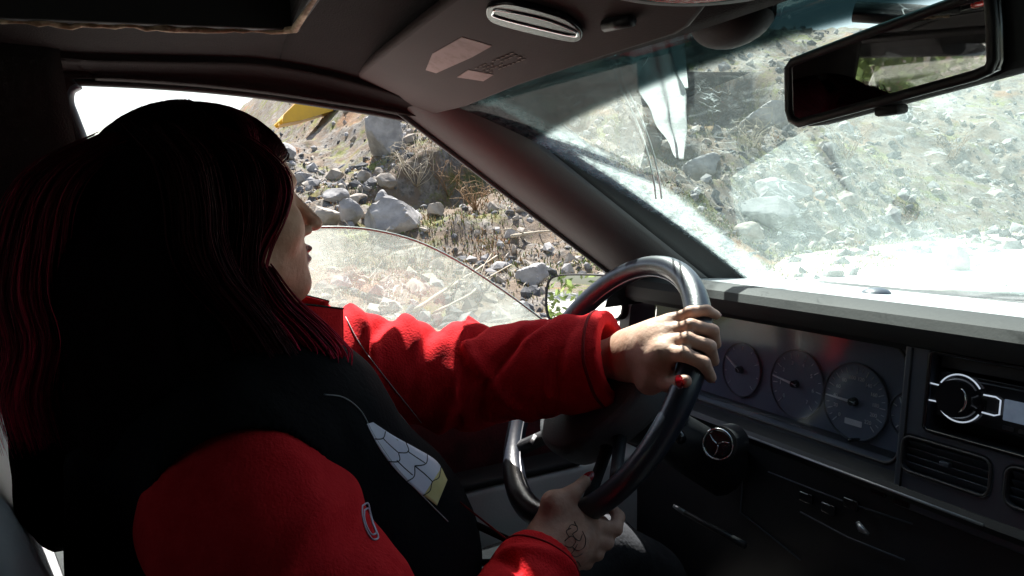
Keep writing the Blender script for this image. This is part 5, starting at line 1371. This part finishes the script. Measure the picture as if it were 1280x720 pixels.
bush(1060, 200, .8, 16, 'leafless shrub on the bank below the interior mirror', 7, M['dry2'])
bush(840, 265, .5, 12, 'low dry shrub beside the grimy edge of the windscreen', 8, M['pale'])
bush(1190, 200, .9, 16, 'brown scrub on the bank near the right edge below the mirror', 9, M['dry2'])
# fallen branches
def branch(pts, r, label, seed=0):
    q = [ground_at(*p)[0] + np.array([.08, -.04, .10]) for p in pts]; sp = spline(q, 5); N = len(sp); bm = bmesh.new()
    tube(bm, sp, [r * (1.1 - .7 * i / N) * (1 + .2 * math.sin(i * 2.3)) for i in range(N)], 7)
    g = np.random.default_rng(seed)
    for k in (N // 3, N // 2, 2 * N // 3):
        e = sp[k] + g.normal(size=3) * .25; tube(bm, [sp[k], (sp[k] + e) / 2 + [0, 0, .05], e], [r * .45, r * .35, r * .15], 5)
    o0 = sp[0]; bmesh.ops.translate(bm, verts=bm.verts, vec=-Vector(o0)); o = bm_obj('fallen_branch', bm, M['pale'], None, True); o.location = V(o0); tag(o, label, 'branch')
branch([(520, 400), (560, 372), (590, 352), (622, 328)], .020, 'forked bleached branch lying behind the lower part of the window pane', 1)
branch([(545, 402), (590, 378), (604, 362), (640, 340)], .014, 'thinner bleached branch crossing the forked one behind the pane', 2)
branch([(640, 304), (668, 299), (700, 296)], .022, 'straight grey branch lying on the dry slope beside the windscreen pillar', 3)

# yellow loader standing on top of the bank
def loader():

    pc = np.array([-27.5, 0, 0]); d = CM @ np.array([458 - 640, 360 - 131, -F]); t = (pc[0] - CP[0]) / d[0]; c = CP + d * t

    q, dist = ground_at(402, 155)
    root = empty('wheel_loader', (float(q[0]), float(q[1]) + .45, float(q[2]) + .06))
    root.rotation_euler = (0, 0, 0); root.scale = (dist / 28.0,) * 3
    tag(root, 'yellow wheel loader with a sloping nose parked on top of the rocky bank', 'loader')
    Y_ = mat('yellow_paint', (.80, .46, .02), .45, c2=(.72, .40, .03), scale=3, coat=.2); T_ = mat('tyre', (.03, .03, .03), .9); G_ = mat('cab_glass', (.10, .14, .17), .1, spec=.8)
    ang = math.radians(-14)                       # along y, nose towards -y and down
    R_ = Matrix.Rotation(-ang, 4, 'X')
    def add(nm, bm, m): bm.transform(R_); o = bm_obj(nm, bm, m, root, angle=35); return o
    def prism(pts, x0, x1):
        bm = bmesh.new(); a = [bm.verts.new((x0, y, z)) for y, z in pts]; b = [bm.verts.new((x1, y, z)) for y, z in pts]; n_ = len(pts)
        bm.faces.new(a); bm.faces.new(b[::-1])
        for k in range(n_): bm.faces.new((a[k], b[k], b[(k + 1) % n_], a[(k + 1) % n_]))
        bmesh.ops.bevel(bm, geom=bm.edges[:], offset=.03, segments=2, affect='EDGES'); return bm
    add('body', prism([(-1.9, .35), (-1.75, .62), (-.75, 1.15), (-.45, 1.25), (.35, 1.28), (.5, 1.15), (1.5, 1.05), (1.75, .95), (1.8, .45), (1.2, .38), (-1.2, .30)], -.75, .75), Y_)
    cab = add('cab', prism([(-.62, 1.18), (-.42, 1.95), (.48, 1.98), (.62, 1.20)], -.62, .62), Y_)
    for x in (.64, -.66): 
        b = prism([(-.45, 1.26), (-.30, 1.84), (.38, 1.86), (.46, 1.28)], x, x + .02); add('cab_window', b, G_)
    for y in (.30, 1.42):
        for x in (-.85, .85):
            b = bmesh.new(); bmesh.ops.create_cone(b, cap_ends=True, segments=28, radius1=.38, radius2=.38, depth=.38); bmesh.ops.bevel(b, geom=[e for e in b.edges if e.calc_face_angle(0) > 1], offset=.08, segments=3, affect='EDGES')
            b.transform(Matrix.Rotation(math.pi / 2, 4, 'Y')); b.transform(Matrix.Translation((x, y, .42))); w_ = add('wheel', b, T_)
            b = bmesh.new(); bmesh.ops.create_cone(b, cap_ends=True, segments=20, radius1=.16, radius2=.15, depth=.42); b.transform(Matrix.Rotation(math.pi / 2, 4, 'Y')); b.transform(Matrix.Translation((x, y, .42))); b.transform(R_); bm_obj('wheel_rim', b, G_, w_, angle=35)
    for x in (-.5, .5):
        b = bmesh.new(); tube(b, [(x, -1.95, .40), (x, -1.5, .62), (x, -.9, .9)], .07, 8); add('lift_arm', b, Y_)
loader()

# trees up the road behind the car (seen only in the mirrors)
def tree(x, y, h, seed, label):
    g = np.random.default_rng(seed); z = float(terr(np.array([x]), np.array([y]), False)[0]) - .1
    root = empty('tree', (x, y, z)); tag(root, label, 'tree' if h > 4 else 'shrub', 'trees along the road behind the car' if h > 4 else None)
    bm = bmesh.new(); tube(bm, [(0, 0, 0), (.05, 0, h * .4), (0, .05, h)], [.16, .11, .03], 8)
    for k in range(10):
        a = g.uniform(0, 6.28); z0 = h * g.uniform(.25, .85); L = (h - z0) * .45; tube(bm, [(0, 0, z0), (math.cos(a) * L * .6, math.sin(a) * L * .6, z0 + .1 * L), (math.cos(a) * L, math.sin(a) * L, z0)], [.05, .03, .01], 5)
    bm_obj('trunk', bm, M['dry2'], root, True)
    VV, FF = [], []; o = 0
    for i in range(2600):
        q = g.random() ** .8; zz = h * ((.18 if h > 4 else .02) + (.82 if h > 4 else .98) * q); R0_ = ((1 - q) * h * .30 + .15) if h > 4 else h * .42 * math.sin(math.pi * min(.95, q + .15)) + .1; a = g.uniform(0, 6.28); r = R0_ * g.uniform(.35, 1) * (1 + .25 * math.sin(zz * 5 + a * 2)); s = .13 if h > 4 else .07
        c = np.array([math.cos(a) * r, math.sin(a) * r, zz]); d1 = g.normal(size=3); d1 /= np.linalg.norm(d1); d2 = np.cross(d1, g.normal(size=3)); d2 /= np.linalg.norm(d2)
        VV += [c - d1 * s, c + d2 * s * .5, c + d1 * s, c - d2 * s * .5]; FF.append([o, o + 1, o + 2, o + 3]); o += 4
    link('crown', mesh('crown', VV, FF), M['leaf'], root, False)
M['leaf'] = mat('foliage', (.10, .16, .03), .8, c2=(.22, .28, .07), scale=2)
for k, (x, y, h) in enumerate(((-7.5, -9, 6.5), (-9.5, -14, 8), (-6.5, -18, 7.5), (-12, -8, 6), (4, -16, 7), (9, -9, 6.5), (-3, -24, 8.5), (11, 3, 6), (12, 9, 7), (10.5, -3, 6))):
    tree(x, y, h, 50 + k, ('tall bushy tree behind the car on the driver\'s side', 'tree across the road on the passenger side')[x > 0])

for k, (x, y, h, lab) in enumerate(((-5.6, -2.6, 2.6, 'leafy green shrub on the driver\'s side just behind the car'), (-6.6, -4.6, 3.2, 'second leafy shrub behind the car beside the first'), (-5.2, -6.4, 2.8, 'third leafy shrub further behind the car on the driver\'s side'), (-3.4, -7.8, 3.0, 'leafy shrub standing behind the rear window of the car'))):
    tree(x, y, h, 70 + k, lab)

# creased clear sheet added to stand in for bright reflections in the windscreen
M['reflection'] = dirty_glass('clear_reflection_sheet', (.84, .88, .88), .30, .50, .30, 5, dust=(.84, .86, .86))
Lf = spline([P(a, b, y=yy) for a, b, yy in ((783, 58, .580), (800, 100, .615), (822, 150, .665), (846, 197, .715))], 6)
Rf = spline([P(a, b, y=yy) for a, b, yy in ((826, 42, .580), (846, 95, .615), (855, 145, .662), (853, 199, .715))], 6)
def reflection(u, v):
    k = v * (len(Lf) - 1); i = int(min(k, len(Lf) - 2)); a = Lf[i] * (1 - k + i) + Lf[i + 1] * (k - i); b = Rf[i] * (1 - k + i) + Rf[i + 1] * (k - i)
    b = b + np.array([.006, 0, 0]) * math.sin(v * 17) * (1 - v); a = a + np.array([.003, 0, 0]) * math.sin(v * 23 + 1); p = a + (b - a) * u; return p + np.array([.0, -.010, .0]) * math.sin(u * 9 + v * 3) * (1 - v * .6)
tag(grid('reflection_sheet', reflection, 26, 30, M['reflection'], None, .0006), 'creased clear strip standing in for a bright reflection in the windscreen', 'plastic film')
fs = grid('reflection_fold', lambda u, v: (lambda p: p + np.array([0, -.006, 0]) * math.sin(u * 5))(P(*(np.array([833, 40]) * (1 - v) + np.array([853, 112]) * v + np.array([14 * (1 - v) + 3, -3]) * u), y=.585 + .06 * v)), 10, 16, M['reflection'], bpy.data.objects['reflection_sheet'], .0006)
M['cable'] = mat('clear_cord', (.70, .74, .74), .25, spec=.9)
cb_ = []
for dx in (0, 7):
    cb_.append([P(a + dx, b, y=yy) for a, b, yy in ((762, 70, .575), (775, 108, .61), (795, 150, .655), (809, 190, .70), (817, 225, .74), (820, 248, .765))])
bm = bmesh.new()
for c_ in cb_: tube(bm, spline(c_, 6), .0018, 6)
tag(bm_obj('dangling_cord', bm, M['cable'], None, True), 'thin doubled clear cord dangling down the windscreen left of the reflection sheet', 'cord')

# ---- details on the clothes
def ring_on(bv, c, ax, r, name, m, lift=.0006):
    e = np.cross(ax, [0, 0, 1.]); e /= np.linalg.norm(e); f_ = np.cross(ax, e); q = []
    for a_ in np.linspace(0, 2 * math.pi, 48, endpoint=False):
        d_ = Vector((e * math.cos(a_) + f_ * math.sin(a_)).tolist()); h = bv.ray_cast(Vector(c.tolist()) + d_ * .14, -d_, .14)
        if h[0] is not None: q.append(tuple(h[0] + d_ * lift))
    if len(q) > 30: pp(wire(name, q, r, m, None, 6, True))
M['stitch'] = mat('dark_red_seam', (.22, .004, .008), .95)
ring_on(bvf, cuffL - dl_ * .016, dl_, .0012, 'cuff_seam', M['stitch']); ring_on(bvf, cuffL - dl_ * .0185, dl_, .0007, 'cuff_seam', M['stitch'])
ring_on(bvf, cuffR - dr_ * .016, dr_, .0012, 'cuff_seam', M['stitch'])
ring_on(bvb, cuffR + dr_ * .003, dr_, .0045, 'cuff_band', M['vest'], .001)

try:
    surf_line('zip_edge', [(405, 493), (430, 497), (452, 515), (468, 545), (500, 590), (540, 632), (560, 652)], .0007, M['piping'])
    surf_line('zip_edge', [(432, 396), (450, 430), (480, 470), (520, 520), (552, 560)], .0007, M['piping'])
    surf_line('collar_seam', [(385, 402), (400, 425), (416, 446)], .0010, M['piping'])
    # logo outline on the chest
    for sc_ in (1.0, .72):
        pts = [(462 + (a - 462) * sc_, 652 + (b - 652) * sc_) for a, b in ((453, 632), (460, 629), (463, 640), (467, 655), (473, 671), (466, 674), (458, 662), (453, 645), (453, 632))]
        surf_line('logo', pts, .0009, M['printw'])
    # scale pattern printed on the shirt
    def patch(name, poly, m, lift=.0015):
        bm = bmesh.new(); c = np.mean(poly, axis=0); n_ = len(poly); rings = []
        for s_ in (1.0, .66, .33):
            r_ = []
            for p in poly:
                q = first(*(c + (np.array(p) - c) * s_), lift); r_.append(bm.verts.new(q) if q else None)
            if None in r_: bm.free(); return
            rings.append(r_)
        cc_ = bm.verts.new(first(*c, lift))
        for A_, B_ in zip(rings, rings[1:]):
            for k in range(n_): bm.faces.new((A_[k], A_[(k + 1) % n_], B_[(k + 1) % n_], B_[k]))
        for k in range(n_): bm.faces.new((rings[-1][k], rings[-1][(k + 1) % n_], cc_))
        bmesh.ops.solidify(bm, geom=bm.faces[:], thickness=.0004)
        pp(bm_obj(name, bm, m, None, True))
    Le = spline([(458, 530, 0), (474, 560, 0), (495, 588, 0), (520, 612, 0), (546, 632, 0)], 6); Re = spline([(466, 528, 0), (492, 545, 0), (521, 561, 0), (546, 577, 0), (559, 600, 0)], 6)
    def pq(u, v):
        k = v * (len(Le) - 1); i = int(min(k, len(Le) - 2)); a = Le[i] * (1 - k + i) + Le[i + 1] * (k - i); b = Re[i] * (1 - k + i) + Re[i + 1] * (k - i); return (a + (b - a) * u)[:2]
    for nm, v0, v1, m_, lf in (('shirt_print', 0, .86, M['printw'], .0012), ('print_band', .84, 1.0, M['printy'], .0016)):
        g_ = grid(nm, lambda u, v: first(*pq(u, v0 + (v1 - v0) * v), lf), 12, 26, m_, person, .0004)
    patch('print_band', [tuple(pq(*q)) for q in ((.1, .20), (.9, .22), (.95, .34), (.5, .42), (.1, .36))], M['printy'], .0018)
    for line in ([(.05, .16), (.5, .20), (.95, .16)], [(.0, .40), (.3, .46), (.5, .40)], [(.5, .40), (.75, .46), (1, .38)], [(.5, .20), (.5, .40)], [(.25, .44), (.25, .64)], [(.75, .45), (.75, .66)], [(0, .64), (.25, .66), (.5, .60)], [(.5, .60), (.75, .67), (1, .62)], [(.5, .60), (.5, .84)], [(0, .84), (.25, .87), (.5, .84), (.75, .88), (1, .83)]):
        q = [first(*pq(a_[0], a_[1]), .0018) for a_ in spline([(*p, 0) for p in line], 4)]
        pp(wire('print_outline', q, .0008, M['black'], None, 4))
except Exception as ex:
    print('clothes detail failed', ex)

# ---- tidy the tree of parts: nothing deeper than thing > part > sub-part
bpy.context.view_layer.update()
def reparent(o, p):
    w_ = o.matrix_world.copy(); o.parent = p; o.matrix_parent_inverse = p.matrix_world.inverted(); o.matrix_basis = w_
for o in list(bpy.data.objects):
    st = o.name.split('.')[0]
    if st in ('instrument_panel', 'instrument_hood', 'lower_dashboard', 'centre_console', 'car_radio', 'heater_panel', 'gauge', 'dial', 'air_vent', 'wing_mirror'):
        reparent(o, car)
bpy.context.view_layer.update()
def depth(o): return 0 if o.parent is None else 1 + depth(o.parent)
for _ in range(4):
    for o in list(bpy.data.objects):
        if depth(o) > 2: reparent(o, o.parent.parent)
bpy.context.view_layer.update()
